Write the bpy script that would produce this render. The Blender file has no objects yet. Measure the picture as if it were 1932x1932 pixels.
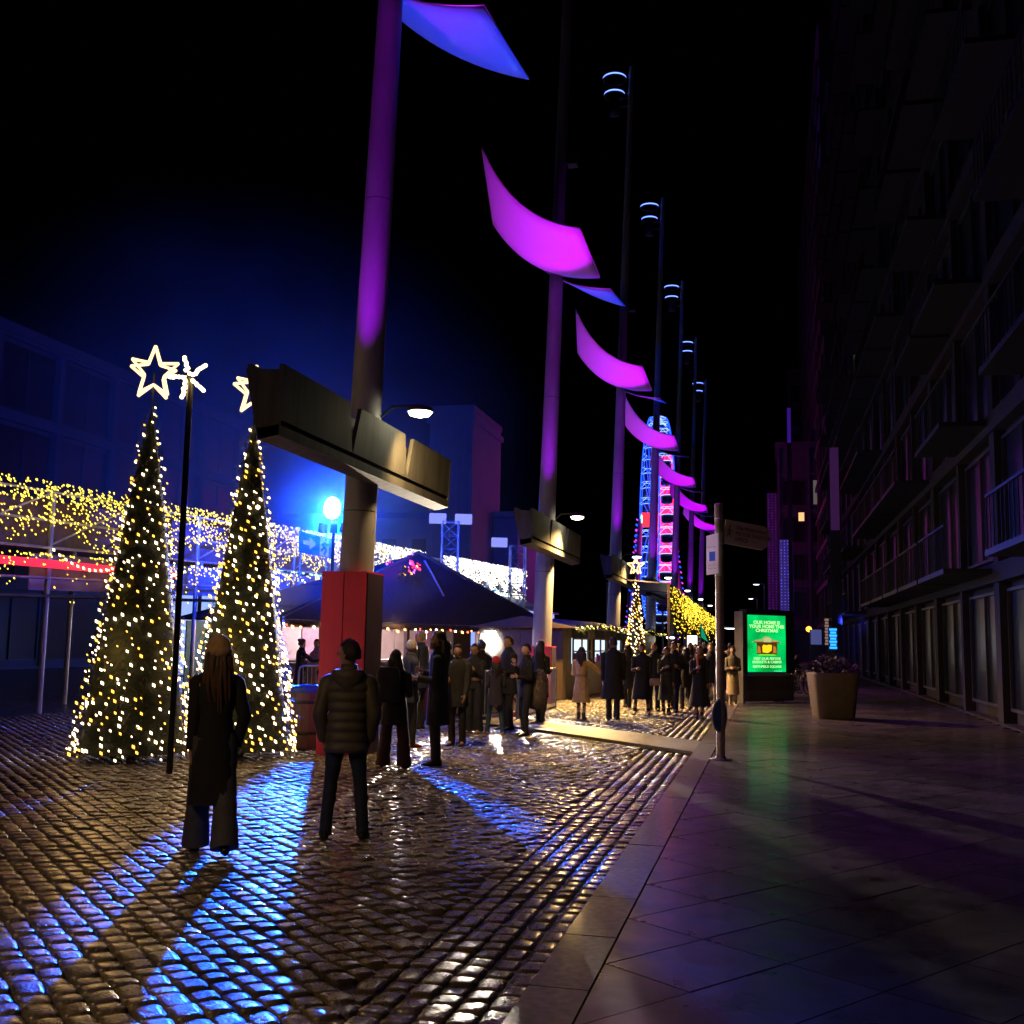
import bpy, bmesh, math, random
import numpy as np
from mathutils import Vector, Matrix

R = math.radians
rnd = random.Random(7)
SC = bpy.context.scene
COL = SC.collection

# ------------------------------------------------------------------ camera, world, exposure
CAM_H = 1.72
YAW, PITCH, ROLL, FPX = 0.23530713, 0.11891663, 0.01745313, 2026.58   # FPX: focal length for a picture 1932 wide
_f = np.array([-math.sin(YAW) * math.cos(PITCH), math.cos(YAW) * math.cos(PITCH), math.sin(PITCH)])
_r = np.array([math.cos(YAW), math.sin(YAW), 0.0]); _u = np.cross(_r, _f)
_r2 = math.cos(ROLL) * _r + math.sin(ROLL) * _u
_u2 = -math.sin(ROLL) * _r + math.cos(ROLL) * _u
_C = np.array([0, 0, CAM_H])
def ray(x, y): return _f + (x - 966) / FPX * _r2 - (y - 966) / FPX * _u2
def gr(x, y, z=0.0):
    d = ray(x, y); return Vector(_C + d * (z - CAM_H) / d[2])
def at(x, y, Y):
    d = ray(x, y); return Vector(_C + d * Y / d[1])
def atx(x, y, X):
    d = ray(x, y); return Vector(_C + d * X / d[0])
cd = bpy.data.cameras.new('camera'); cam = bpy.data.objects.new('camera', cd); COL.objects.link(cam)
cam.matrix_world = Matrix(((_r2[0], _u2[0], -_f[0], 0), (_r2[1], _u2[1], -_f[1], 0), (_r2[2], _u2[2], -_f[2], CAM_H), (0, 0, 0, 1)))
cd.sensor_width = 36; cd.sensor_fit = 'HORIZONTAL'; cd.lens = FPX / 1932 * 36
cd.clip_start = 0.1; cd.clip_end = 2000
SC.camera = cam
W = bpy.data.worlds.new('World'); SC.world = W; W.use_nodes = True
nt = W.node_tree; bg = nt.nodes['Background']
sk = nt.nodes.new('ShaderNodeTexSky'); sk.sky_type = 'NISHITA'; sk.sun_disc = False
sk.sun_elevation = R(-9); sk.sun_rotation = R(200)
nt.links.new(sk.outputs[0], bg.inputs[0]); bg.inputs[1].default_value = 0.004
SC.view_settings.view_transform = 'Standard'; SC.view_settings.look = 'None'
SC.view_settings.exposure = 0.25; SC.view_settings.gamma = 1.0; SC.view_settings.use_curve_mapping = False
SC.cycles.use_denoising = True
SC.cycles.sample_clamp_indirect = 4.0
SC.cycles.sample_clamp_direct = 0.0
SC.cycles.max_bounces = 5; SC.cycles.diffuse_bounces = 2; SC.cycles.glossy_bounces = 2
SC.cycles.transmission_bounces = 3; SC.cycles.transparent_max_bounces = 6; SC.cycles.volume_bounces = 0
SC.cycles.caustics_reflective = False; SC.cycles.caustics_refractive = False

def lamp_light(kind, loc, energy, color, parent=None, target=None, angle=None, blend=0.4, size=0.1, name=None, volume=None):
    l = bpy.data.lights.new(name or 'lamp_light', kind); l.energy = energy; l.color = color
    if kind == 'SPOT':
        l.spot_size = R(angle or 90); l.spot_blend = blend
    if kind in ('SPOT', 'POINT'): l.shadow_soft_size = size
    if kind == 'AREA': l.size = size
    o = bpy.data.objects.new(name or 'lamp_light', l); COL.objects.link(o)
    o.location = loc
    if target is not None:
        o.rotation_euler = (Vector(target) - Vector(loc)).to_track_quat('-Z', 'Y').to_euler()
    if volume is not None:
        try: l.volume_factor = volume
        except Exception: pass
    if parent is not None: par(o, parent)
    return o

def par(o, p):
    o.parent = p
    o.matrix_parent_inverse = Matrix.Identity(4)
    return o

# ------------------------------------------------------------------ materials
MATS = {}
def mat(name, color, rough=0.7, metal=0.0, var=0.25, vscale=6.0, bump=0.0, bscale=30.0, spec=0.5, coat=0.0, color2=None, sheen=0.0, stretch=(1, 1, 1), rvar=0.0, alpha=None):
    if name in MATS: return MATS[name]
    m = bpy.data.materials.new(name); m.use_nodes = True
    n = m.node_tree.nodes; L = m.node_tree.links
    b = n['Principled BSDF']
    b.inputs['Roughness'].default_value = rough; b.inputs['Metallic'].default_value = metal
    b.inputs['Specular IOR Level'].default_value = spec
    b.inputs['Coat Weight'].default_value = coat; b.inputs['Coat Roughness'].default_value = 0.12
    if sheen: b.inputs['Sheen Weight'].default_value = sheen
    tc = n.new('ShaderNodeTexCoord'); mp = n.new('ShaderNodeMapping'); mp.inputs['Scale'].default_value = stretch
    L.new(tc.outputs['Object'], mp.inputs[0])
    nz = n.new('ShaderNodeTexNoise'); nz.inputs['Scale'].default_value = vscale; nz.inputs['Detail'].default_value = 6
    nz.inputs['Roughness'].default_value = 0.65
    L.new(mp.outputs[0], nz.inputs[0])
    cr = n.new('ShaderNodeValToRGB')
    c = Vector(color[:3]); c2 = Vector(color2[:3]) if color2 else c * (1 + var)
    lo = c * (1 - var)
    cr.color_ramp.elements[0].position = 0.3; cr.color_ramp.elements[0].color = (*lo, 1)
    cr.color_ramp.elements[1].position = 0.72; cr.color_ramp.elements[1].color = (min(c2[0], .95), min(c2[1], .95), min(c2[2], .95), 1)
    L.new(nz.outputs['Fac'], cr.inputs[0]); L.new(cr.outputs[0], b.inputs['Base Color'])
    if rvar:
        mr = n.new('ShaderNodeMapRange'); mr.inputs['To Min'].default_value = max(0.03, rough - rvar); mr.inputs['To Max'].default_value = min(1, rough + rvar)
        n2 = n.new('ShaderNodeTexNoise'); n2.inputs['Scale'].default_value = vscale * 0.37; n2.inputs['Detail'].default_value = 4
        L.new(mp.outputs[0], n2.inputs[0]); L.new(n2.outputs['Fac'], mr.inputs['Value'])
        mr.inputs['From Min'].default_value = 0.3; mr.inputs['From Max'].default_value = 0.7
        L.new(mr.outputs[0], b.inputs['Roughness'])
    if bump:
        nb = n.new('ShaderNodeTexNoise'); nb.inputs['Scale'].default_value = bscale; nb.inputs['Detail'].default_value = 5
        L.new(mp.outputs[0], nb.inputs[0])
        bp = n.new('ShaderNodeBump'); bp.inputs['Strength'].default_value = bump; bp.inputs['Distance'].default_value = 0.02
        L.new(nb.outputs['Fac'], bp.inputs['Height']); L.new(bp.outputs[0], b.inputs['Normal'])
    MATS[name] = m
    return m

def glow(name, color, strength, nee=True, rough=0.5):
    if name in MATS: return MATS[name]
    m = bpy.data.materials.new(name); m.use_nodes = True
    b = m.node_tree.nodes['Principled BSDF']
    b.inputs['Base Color'].default_value = (*[min(1, c) * 0.5 for c in color], 1)
    b.inputs['Emission Color'].default_value = (*color, 1); b.inputs['Emission Strength'].default_value = strength
    b.inputs['Roughness'].default_value = rough
    m.cycles.emission_sampling = 'AUTO' if nee else 'NONE'
    MATS[name] = m
    return m

# ------------------------------------------------------------------ mesh builder
class MB:
    def __init__(s): s.v = []; s.f = []; s.m = []; s.sm = []
    def add(s, vs, fs, mi=0, smooth=False):
        k = len(s.v); s.v.extend([tuple(p) for p in vs])
        for q in fs: s.f.append(tuple(i + k for i in q)); s.m.append(mi); s.sm.append(smooth)
        return s
    def box(s, c, d, mi=0, rz=0.0, M=None, taper=1.0):
        cx, cy, cz = c; hx, hy, hz = d[0] / 2, d[1] / 2, d[2] / 2
        vs = []
        for z in (-1, 1):
            t = taper if z > 0 else 1
            for x, y in ((-1, -1), (1, -1), (1, 1), (-1, 1)):
                p = Vector((x * hx * t, y * hy * t, z * hz))
                if rz: p = Matrix.Rotation(rz, 3, 'Z') @ p
                if M is not None: p = M @ p
                vs.append((p[0] + cx, p[1] + cy, p[2] + cz))
        return s.add(vs, [(0, 3, 2, 1), (4, 5, 6, 7), (0, 1, 5, 4), (1, 2, 6, 5), (2, 3, 7, 6), (3, 0, 4, 7)], mi)
    def quad(s, a, b, c, d, mi=0): return s.add([a, b, c, d], [(0, 1, 2, 3)], mi)
    def slab(s, pts, th, mi=0):
        """polygon pts (list of 3D, planar) given a thickness along -normal"""
        P = [Vector(p) for p in pts]; n = (P[1] - P[0]).cross(P[2] - P[0]).normalized()
        k = len(P); B = [p - n * th for p in P]
        fs = [tuple(range(k)), tuple(range(2 * k - 1, k - 1, -1))] + [(i, k + i, k + (i + 1) % k, (i + 1) % k) for i in range(k)]
        return s.add(P + B, fs, mi)
    def loft(s, rings, mi=0, smooth=True, cap=True, close=True):
        k = len(rings[0]); vs = [p for r in rings for p in r]; fs = []
        for i in range(len(rings) - 1):
            for j in range(k if close else k - 1):
                a = i * k + j; b = i * k + (j + 1) % k
                fs.append((a, b, b + k, a + k))
        if cap and close:
            s.add(vs, fs, mi, smooth)
            s.add(list(rings[0]), [tuple(range(k - 1, -1, -1))], mi, False); s.add(list(rings[-1]), [tuple(range(k))], mi, False)
            return s
        return s.add(vs, fs, mi, smooth)
    def tube(s, path, rad, n=10, mi=0, smooth=True, ell=1.0, cap=True, up=None):
        P = [Vector(p) for p in path]
        if not isinstance(rad, (list, tuple)): rad = [rad] * len(P)
        rings = []; prev = None
        for i, p in enumerate(P):
            t = (P[min(i + 1, len(P) - 1)] - P[max(i - 1, 0)]).normalized()
            if prev is None:
                a = Vector(up) if up is not None else (Vector((0, 0, 1)) if abs(t.z) < 0.9 else Vector((0, 1, 0)))
            else: a = prev
            a = (a - t * a.dot(t)); a = a.normalized() if a.length > 1e-6 else t.orthogonal().normalized()
            b = t.cross(a); prev = a
            rings.append([p + (a * math.cos(q) * ell + b * math.sin(q)) * rad[i] for q in [2 * math.pi * j / n for j in range(n)]])
        return s.loft(rings, mi, smooth, cap)
    def cyl(s, a, b, r0, r1=None, n=16, mi=0, smooth=True): return s.tube([a, b], [r0, r1 if r1 is not None else r0], n, mi, smooth)
    def lathe(s, prof, c=(0, 0, 0), n=20, mi=0, smooth=True, cap=True):
        rings = [[(c[0] + r * math.cos(2 * math.pi * j / n), c[1] + r * math.sin(2 * math.pi * j / n), c[2] + z) for j in range(n)] for r, z in prof]
        return s.loft(rings, mi, smooth, cap)
    def octa(s, c, r, mi=0, e=1.0, ax=(0, 0, 1)):
        a = Vector(ax).normalized(); u = a.orthogonal().normalized(); w = a.cross(u); c = Vector(c)
        vs = [c + a * r * e, c - a * r * e, c + u * r, c + w * r, c - u * r, c - w * r]
        return s.add(vs, [(0, 2, 3), (0, 3, 4), (0, 4, 5), (0, 5, 2), (1, 3, 2), (1, 4, 3), (1, 5, 4), (1, 2, 5)], mi, True)
    def mesh(s, name, mats):
        me = bpy.data.meshes.new(name); me.from_pydata(s.v, [], s.f)
        for m in mats: me.materials.append(m)
        me.polygons.foreach_set('material_index', s.m); me.polygons.foreach_set('use_smooth', s.sm)
        me.update(); return me
    def build(s, name, mats, parent=None, loc=None, rot=None, **kw):
        if not isinstance(mats, (list, tuple)): mats = [mats]
        return link(name, s.mesh(name, mats), parent, loc, rot, **kw)

def link(name, data, parent=None, loc=None, rot=None, label=None, category=None, group=None, kind=None):
    o = bpy.data.objects.new(name, data); COL.objects.link(o)
    if loc is not None: o.location = loc
    if rot is not None: o.rotation_euler = rot
    if parent is not None: par(o, parent)
    return tag(o, label, category, group, kind)
def tag(o, label=None, category=None, group=None, kind=None):
    if label: o['label'] = label
    if category: o['category'] = category
    if group: o['group'] = group
    if kind: o['kind'] = kind
    return o
def thing(name, label, category, loc=(0, 0, 0), rz=0.0, group=None):
    return link(name, None, None, loc, (0, 0, rz), label, category, group)
def copy_tree(o, parent=None, label=None, dloc=None):
    c = o.copy(); COL.objects.link(c)
    if parent is not None: c.parent = parent
    if label: c['label'] = label
    if dloc is not None: c.location = Vector(o.location) + Vector(dloc)
    for ch in list(o.children): copy_tree(ch, c)
    return c
def text_mesh(s, size, ext=0.0, align='CENTER', space=1.0, bold=0.0):
    cu = bpy.data.curves.new('lettering', 'FONT'); cu.body = s; cu.size = size; cu.extrude = ext; cu.align_x = align; cu.align_y = 'CENTER'
    cu.space_character = space; cu.offset = bold; cu.resolution_u = 3
    o = bpy.data.objects.new('lettering', cu); COL.objects.link(o)
    dg = bpy.context.evaluated_depsgraph_get(); me = bpy.data.meshes.new_from_object(o.evaluated_get(dg))
    bpy.data.objects.remove(o); bpy.data.curves.remove(cu)
    me.materials.clear()
    return me

# common materials
M_conc = mat('weathered_concrete', (.36, .33, .30), .8, var=.22, vscale=3, bump=.25, bscale=60)
M_steel = mat('galvanised_steel', (.42, .43, .45), .42, .75, var=.18, vscale=8)
M_dark = mat('dark_painted_steel', (.035, .036, .04), .5, .3, var=.2)
M_black = mat('black_gap', (.008, .008, .01), .7, var=.2)
# ------------------------------------------------------------------ ground: street, kerb, paving
KX = -1.15     # kerb line
def ground():
    m = mat('wet_mortar_bed', (.028, .024, .02), .55, var=.4, vscale=5, bump=.3, rvar=.2)
    street = MB().box((-60.6, 100, -.16), (118.9, 260, .3)).build('street', m, kind='structure')
    base = MB().box((30.2, 100, -.16), (62.7, 260, .36)).build('pavement', mat('pavement_bed', (.05, .045, .045), .6, var=.3), kind='structure')
    far = MB().box((0, 700, -.5), (1800, 1700, .3)).build('ground', mat('distant_tarmac', (.04, .04, .042), .6), kind='structure')
    # setts
    M_sett = []
    for i, (c, c2) in enumerate([((.13, .105, .075), (.25, .20, .14)), ((.09, .078, .062), (.18, .15, .115)), ((.16, .125, .085), (.29, .22, .15)), ((.075, .066, .06), (.15, .13, .115))]):
        M_sett.append(mat('wet_granite_sett_%s' % 'abcd'[i], c, .33, var=.5, vscale=28, bump=.7, bscale=55, spec=.7, coat=.7, color2=c2, rvar=.16)); M_sett[-1].node_tree.nodes['Principled BSDF'].inputs['Coat Roughness'].default_value = .19
    def template(nx, h=.05, seed=0):
        rr = random.Random(seed); vs = []; fs = []
        g = np.linspace(-.5, .5, nx + 1)
        for j in range(nx + 1):
            for i in range(nx + 1):
                x, y = g[i], g[j]
                e = 1 - (abs(2 * x) ** 4 + abs(2 * y) ** 4) * .42
                vs.append([x * (.94 if abs(y) > .49 else 1.0), y * (.94 if abs(x) > .49 else 1.0), e * .012 + rr.uniform(-.0016, .0016)])
        N = nx + 1
        for j in range(nx):
            for i in range(nx): a = j * N + i; fs.append((a, a + 1, a + 1 + N, a + N))
        border = [i for i in range(N)] + [j * N + nx for j in range(1, N)] + [nx * N + i for i in range(nx - 1, -1, -1)] + [j * N for j in range(nx - 1, 0, -1)]
        k = len(vs)
        for b in border: vs.append([vs[b][0] * 1.02, vs[b][1] * 1.02, -.03])
        for q in range(len(border)):
            p = (q + 1) % len(border); fs.append((border[q], k + q, k + p, border[p]))
        return np.array(vs), fs
    TH = [template(5, seed=k) for k in range(4)]; TL = [template(2, seed=10 + k) for k in range(3)]
    ca, sa = math.cos(R(-44)), math.sin(R(-44))
    setts = []
    u = np.array([ca, sa]); w = np.array([-sa, ca])
    rr = random.Random(3)
    row = 0; wv = -6.0
    band_a, band_b = gr(1018.9, 1362.5), gr(1319.7, 1407.5); band_c, band_d = gr(1018.9, 1384), gr(1302, 1427)
    def in_band(x, y):
        t = (x + 4.77) / 3.6
        return -0.6 < t < 1.05 and (20.55 + t * (-3.3)) < y < (22.7 + t * (-3.5))
    def inview(x, y):
        d = Vector((x, y, 0)) - Vector(_C); z = d.dot(Vector(_f))
        if z < 1: return False
        px = 966 + FPX * d.dot(Vector(_r2)) / z; py = 966 - FPX * d.dot(Vector(_u2)) / z
        return -120 < px < 2050 and py < 2060
    while wv < 52:
        rw = .136 + rr.uniform(-.012, .014)
        uv = -40 + rr.uniform(0, .15)
        while uv < 30:
            ln = rr.uniform(.125, .215)
            c = u * (uv + ln / 2) + w * (wv + rw / 2)
            x, y = c
            if -15 < x < KX - .86 and 4.2 < y < 34 and inview(x, y) and not in_band(x, y):
                setts.append((x, y, ln - .010, rw - .012, R(-44) + rr.uniform(-.05, .05), rr.uniform(-.008, .008)))
            uv += ln
        wv += rw; row += 1
    # gutter courses beside the kerb run along the street
    for k in range(6):
        xx = KX - .085 - k * .142; yy = 3.5 + rr.uniform(0, .2)
        while yy < 60:
            ln = rr.uniform(.14, .24)
            if not in_band(xx, yy) and inview(xx, yy): setts.append((xx, yy + ln / 2, .128, ln - .014, rr.uniform(-.03, .03), rr.uniform(-.006, .006) - .008 - .004 * (k < 2)))
            yy += ln
    def dist(s): return math.hypot(s[0], s[1])
    setts.sort(key=dist)
    def visible(s):
        d = Vector((s[0], s[1], 0)) - Vector(_C); z = d.dot(Vector(_f)); px = 966 + FPX * d.dot(Vector(_r2)) / z; py = 966 - FPX * d.dot(Vector(_u2)) / z
        return 354 < px < 1600 and py < 1886
    near = [s for s in setts if visible(s)][:300]; ns = set(near)
    rest = [s for s in setts if s not in ns]
    mesh_cache = []
    for k in range(12):
        T, F = TH[k % 4]; mb = MB(); mb.add(T, F, 0, True); mesh_cache.append(mb.mesh('sett', [M_sett[k % 4 if k % 3 else 0]]))
    for i, s in enumerate(near):
        o = link('sett', mesh_cache[rr.randrange(12)], street, (s[0], s[1], .004 + s[5]), (rr.uniform(-.055, .055), rr.uniform(-.055, .055), s[4]))
        o.scale = (s[2], s[3], 1)
    V = []; F = []; MI = []; k = 0
    for s in rest:
        T, FF = (TH if dist(s) < 13 else TL)[rr.randrange(3)]
        c, sn = math.cos(s[4]), math.sin(s[4])
        X = T[:, 0] * s[2]; Y = T[:, 1] * s[3]
        tx, ty = rr.uniform(-.06, .06), rr.uniform(-.06, .06)
        V.append(np.stack([s[0] + X * c - Y * sn, s[1] + X * sn + Y * c, T[:, 2] + .004 + s[5] + X * tx + Y * ty], 1))
        F.extend([tuple(a + k for a in f) for f in FF]); mi = rr.randrange(4); MI.extend([mi] * len(FF)); k += len(T)
    me = bpy.data.meshes.new('sett_field'); me.from_pydata(np.concatenate(V).tolist(), [], F)
    for m_ in M_sett: me.materials.append(m_)
    me.polygons.foreach_set('material_index', MI); me.polygons.foreach_set('use_smooth', [True] * len(F)); me.update()
    link('sett_field', me, street, kind='stuff')
    # far street: cobble relief in the material only
    mf = mat('distant_setts', (.085, .075, .065), .34, var=.4, vscale=9, bump=.9, bscale=9, rvar=.1, coat=.3)
    fs = MB(); fs.box((-30, 90, -.01), (57.6, 112, .036)); fs.box((-27, 18, -.012), (24, 34, .036))
    fs.build('distant_setts', mf, street, kind='stuff')
    # smooth tarmac crossing
    a0 = (-1.153, 18.62); a1 = (-1.153, 16.85)
    t = .0
    cross = MB().slab([(-7, 22.3, .012), (-4.4, 20.35, .012), (a1[0], a1[1] + .25, .012), (a0[0], a0[1] + .35, .012), (-4.77, 22.6, .012), (-7, 24.4, .012)], .05)
    cross.build('crossing', mat('smooth_wet_tarmac', (.15, .135, .12), .42, var=.12, vscale=4, bump=.12, bscale=120, rvar=.08), kind='structure')
    # kerb stones
    kb = []
    mk = mat('granite_kerb', (.085, .07, .068), .46, var=.15, vscale=60, bump=.12, bscale=160, rvar=.1, coat=.12)
    mk2 = mat('granite_kerb_pale', (.105, .085, .085), .44, var=.15, vscale=50, bump=.12, bscale=160, rvar=.1, coat=.12)
    km = []
    for q in (mk, mk2):
        bm = bmesh.new(); bmesh.ops.create_cube(bm, size=1); bmesh.ops.scale(bm, vec=(.292, .94, .2), verts=bm.verts)
        bmesh.ops.bevel(bm, geom=bm.edges[:], offset=.008, segments=1); me = bpy.data.meshes.new('kerb_stone'); bm.to_mesh(me); bm.free(); me.materials.append(q); km.append(me)
    for i in range(60):
        link('kerb_stone', km[rr.random() < .4], base, (KX + .15, 3.88 + i * .948, -.03 + rr.uniform(-.002, .002)))
    # paving slabs laid diagonally
    ms = [mat('wet_paving_%s' % c, col, .36, var=.22, vscale=9, bump=.12, bscale=140, rvar=.12, coat=.14) for c, col in zip('abc', ((.062, .052, .053), (.085, .069, .07), (.045, .038, .041)))]
    pu = np.array([math.cos(R(53.5)), math.sin(R(53.5))]); pw = np.array([math.cos(R(-36.5)), math.sin(R(-36.5))])
    org = np.array([KX + .31, 5.77]); SU, SW = .77, .565
    def clip(poly, x0):
        out = []
        for i in range(len(poly)):
            a, b = poly[i], poly[(i + 1) % len(poly)]
            if a[0] >= x0: out.append(a)
            if (a[0] - x0) * (b[0] - x0) < 0:
                t = (x0 - a[0]) / (b[0] - a[0]); out.append((x0, a[1] + t * (b[1] - a[1])))
        return out
    slabs = []
    for i in range(-60, 90):
        for j in range(-60, 60):
            o = org + pu * SU * i + pw * SW * j; g = .0042
            P = [o + pu * g + pw * g, o + pu * (SU - g) + pw * g, o + pu * (SU - g) + pw * (SW - g), o + pu * g + pw * (SW - g)]
            cx, cy = o + pu * SU / 2 + pw * SW / 2
            if cx < KX - .4 or cx > 4.95 or not 3.8 < cy < 48: continue
            P = clip([tuple(p) for p in P], KX + .304)
            if len(P) < 3: continue
            area = abs(sum(P[q][0] * P[(q + 1) % len(P)][1] - P[(q + 1) % len(P)][0] * P[q][1] for q in range(len(P)))) / 2
            if area < .004: continue
            slabs.append((math.hypot(cx, cy), P, cx, cy))
    slabs.sort(key=lambda s: s[0])
    full = {}
    nn = 0; restmb = MB()
    for d, P, cx, cy in slabs:
        vis = visible((cx, cy))
        zt = .062 + rr.uniform(-.0015, .0015)
        if vis and nn < 295 and d < 24:
            mb = MB(); k = len(P); vs = [(p[0] - cx, p[1] - cy, 0) for p in P]
            n = Vector((0, 0, 1)); ar = sum(P[q][0] * P[(q + 1) % k][1] - P[(q + 1) % k][0] * P[q][1] for q in range(k))
            if ar < 0: vs = vs[::-1]
            b = .004; cen = Vector((sum(v[0] for v in vs) / k, sum(v[1] for v in vs) / k, 0))
            inner = [tuple(Vector(v) + (cen - Vector(v)).normalized() * b) for v in vs]
            low = [(v[0], v[1], -.004) for v in vs]; low2 = [(v[0], v[1], -.03) for v in vs]
            mb.add(inner + low + low2, [tuple(range(k))] + [(i, k + i, k + (i + 1) % k, (i + 1) % k) for i in range(k)] + [(k + i, 2 * k + i, 2 * k + (i + 1) % k, k + (i + 1) % k) for i in range(k)])
            mb.build('paving_slab', ms[rr.randrange(3)], base, (cx, cy, zt)); nn += 1
        else:
            restmb.slab([(p[0], p[1], zt) for p in P[::-1]], .03, rr.randrange(3))
    restmb.build('paving_field', ms, base, kind='stuff')
ground()

# ------------------------------------------------------------------ masts with sails
MX, MY, MS, LEAN = -6.147, 15.405, 14.06, .0269
M_mast = mat('mast_paint', (.26, .26, .31), .55, var=.15, vscale=4, bump=.15, bscale=70, metal=.0, stretch=(1, 1, .25))
M_sail = mat('white_sail_cloth', (.42, .42, .42), .6, var=.03, vscale=2)
M_beam = mat('stained_concrete_beam', (.062, .064, .072), .75, var=.45, vscale=5, bump=.2, bscale=50, stretch=(1, 1, .15))
M_ring = glow('blue_white_ring', (.11, .20, 1.0), 3.6, nee=False)
M_lamp = glow('street_lamp_lens', (1.0, .90, .55), 40.0)
M_lamp2 = glow('street_lamp_lens_white', (1.0, .93, .80), 14.0)
def bend_sheet(P00, P10, P11, P01, sag, nu=16, nv=6, th=.05):
    """P00->P10 along u (bowed by sag), P01->P11 the other edge; a sheet with thickness"""
    P00, P10, P11, P01 = map(Vector, (P00, P10, P11, P01)); mb = MB(); top = []
    for j in range(nv + 1):
        v = j / nv
        for i in range(nu + 1):
            u = i / nu; a = P00.lerp(P10, u); b = P01.lerp(P11, u); p = a.lerp(b, v)
            s = 4 * u * (1 - u) * sag
            top.append(p + Vector((-.45 * s, 0, -.9 * s)))
    N = nu + 1; k = len(top); bot = [p + Vector((0, 0, -th)) for p in top]
    fs = []
    for j in range(nv):
        for i in range(nu): a = j * N + i; fs += [(a, a + 1, a + 1 + N, a + N), (k + a, k + a + N, k + a + 1 + N, k + a + 1)]
    bd = [i for i in range(N)] + [j * N + nu for j in range(1, nv + 1)] + [nv * N + i for i in range(nu - 1, -1, -1)] + [j * N for j in range(nv - 1, 0, -1)]
    for q in range(len(bd)):
        a, b = bd[q], bd[(q + 1) % len(bd)]; fs.append((a, k + a, k + b, b))
    return mb.add(top + bot, fs, 0, True)
def mast(i):
    y0 = MY + MS * (i - 1)
    where = {0: 'mast nearest the camera, standing just outside the picture', 1: 'nearest tall mast, standing in the red painted box beside the puffer jacket man',
             2: 'second tall mast, rising behind the people at the steel barrier', 3: 'third tall mast, behind the second lit cone tree',
             4: 'fourth tall mast, just right of the ferris wheel gondolas', 5: 'fifth tall mast, right of the red spokes of the ferris wheel',
             6: 'sixth tall mast, between the ferris wheel and the last bright purple mast', 7: 'seventh tall mast, bright violet, nearest left of the signpost', 8: 'eighth tall mast, hidden low behind the signpost'}[i]
    t = thing('lighting_mast', where, 'mast', (0, y0, 0), group='lighting masts in a row with sails')
    def X(z): return MX + LEAN * (z - 1.72)
    # shaft in segments with slightly recessed joints
    joints = [0, 3.64, 8.6, 14.5, 20.0, 26.3]
    def rad(z): return .285 - .175 * min(1, z / 26.0) ** .9
    for a, b in zip(joints[:-1], joints[1:]):
        mb = MB(); zz = np.linspace(a + .008, b - .008, 7)
        mb.tube([(X(z), 0, z) for z in zz], [rad(z) for z in zz], 28)
        mb.build('shaft', M_mast, t)
    for z in joints[1:-1]: MB().cyl((X(z), 0, z - .02), (X(z), 0, z + .02), rad(z) - .012, n=24).build('shaft_joint', M_dark, t)
    # sails
    S = lambda x, y, z: (MX + x, y, z)
    bend_sheet(S(-.94, -4.07, 14.43), S(1.58, -3.53, 12.2), S(1.58, -.19, 12.04), S(-1.43, -.85, 13.6), .52).build('sail', M_sail, t, label='magenta lit sail')
    bend_sheet(S(-1.0, .05, 13.45), S(1.86, -.02, 11.72), S(1.87, 3.2, 12.24), S(-1.9, 3.4, 15.2), .42).build('sail', M_sail, t, label='blue lit sail')
    fr = MB()
    fr.tube([S(-.95, -2.6, 14.25), S(-.35, -2.4, 13.12), S(.5, -2.2, 12.45), S(1.55, -2.0, 12.32)], .03, 8)
    fr.tube([(X(13.2), 0, 13.2), S(0, -2.4, 12.78)], .05, 8); fr.tube([(X(13.2), 0, 13.2), S(.2, 1.6, 12.7)], .05, 8)
    fr.build('sail_frame', M_dark, t)
    # head: two rings of blue light around a burner
    hx, hy = MX - .09, .1
    for z, r_ in ((25.93, .46), (25.2, .40)):
        rp = MB(); n = 28
        prof = [(r_ - .03, -.11), (r_ + .062, -.10), (r_ + .062, -.075), (r_ + .03, -.07), (r_ + .03, .04), (r_ - .02, .06)]
        rings = [[(hx + (q[0]) * math.cos(a), hy + q[0] * math.sin(a), z + q[1]) for q in prof] for a in [2 * math.pi * j / n for j in range(n + 1)]]
        rp.loft(rings, cap=False); rp.build('light_ring', M_dark, t)
        gp = MB(); rings = [[(hx + q * math.cos(a), hy + q * math.sin(a), z + dz) for q, dz in ((r_ + .034, -.07), (r_ + .048, -.055), (r_ + .048, -.015), (r_ + .034, .0))] for a in [2 * math.pi * j / n for j in range(n + 1)]]
        gp.loft(rings, cap=False); gp.build('ring_glow', M_ring, t)
    hb = MB(); hb.lathe([(.03, 26.2), (.035, 25.05), (.20, 25.0), (.20, 24.7), (.26, 24.5), (.24, 24.25), (.1, 24.2)], (hx, hy, 0), 20)
    hb.box((hx + .4, hy, 25.0), (.75, .07, .09)); hb.box((hx + .4, hy, 24.6), (.75, .06, .07))
    for a in range(4):
        c, s_ = math.cos(a * math.pi / 2 + .5), math.sin(a * math.pi / 2 + .5)
        hb.tube([(hx + c * .2, hy + s_ * .2, 24.9), (hx + c * .40, hy + s_ * .40, 25.25), (hx + c * .44, hy + s_ * .44, 25.95)], .018, 6)
    hb.build('burner_head', M_dark, t)
    # the long trough beam along the street
    xr, xl = MX + .49, MX + .235
    y1, y2 = 11.6 - MY, 18.62 - MY
    mb = MB()
    mb.add([(xl, y1, 4.05), (xr - .0, y1, 4.10), (xr, y2, 4.10), (xl - .0, y2, 4.05), (xl - .03, y1, 4.19), (xr, y1, 4.23), (xr, y2, 4.23), (xl - .03, y2, 4.19)],
           [(0, 3, 2, 1), (4, 5, 6, 7), (0, 1, 5, 4), (1, 2, 6, 5), (2, 3, 7, 6), (3, 0, 4, 7)])
    mb.build('beam_base', M_beam, t)
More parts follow.
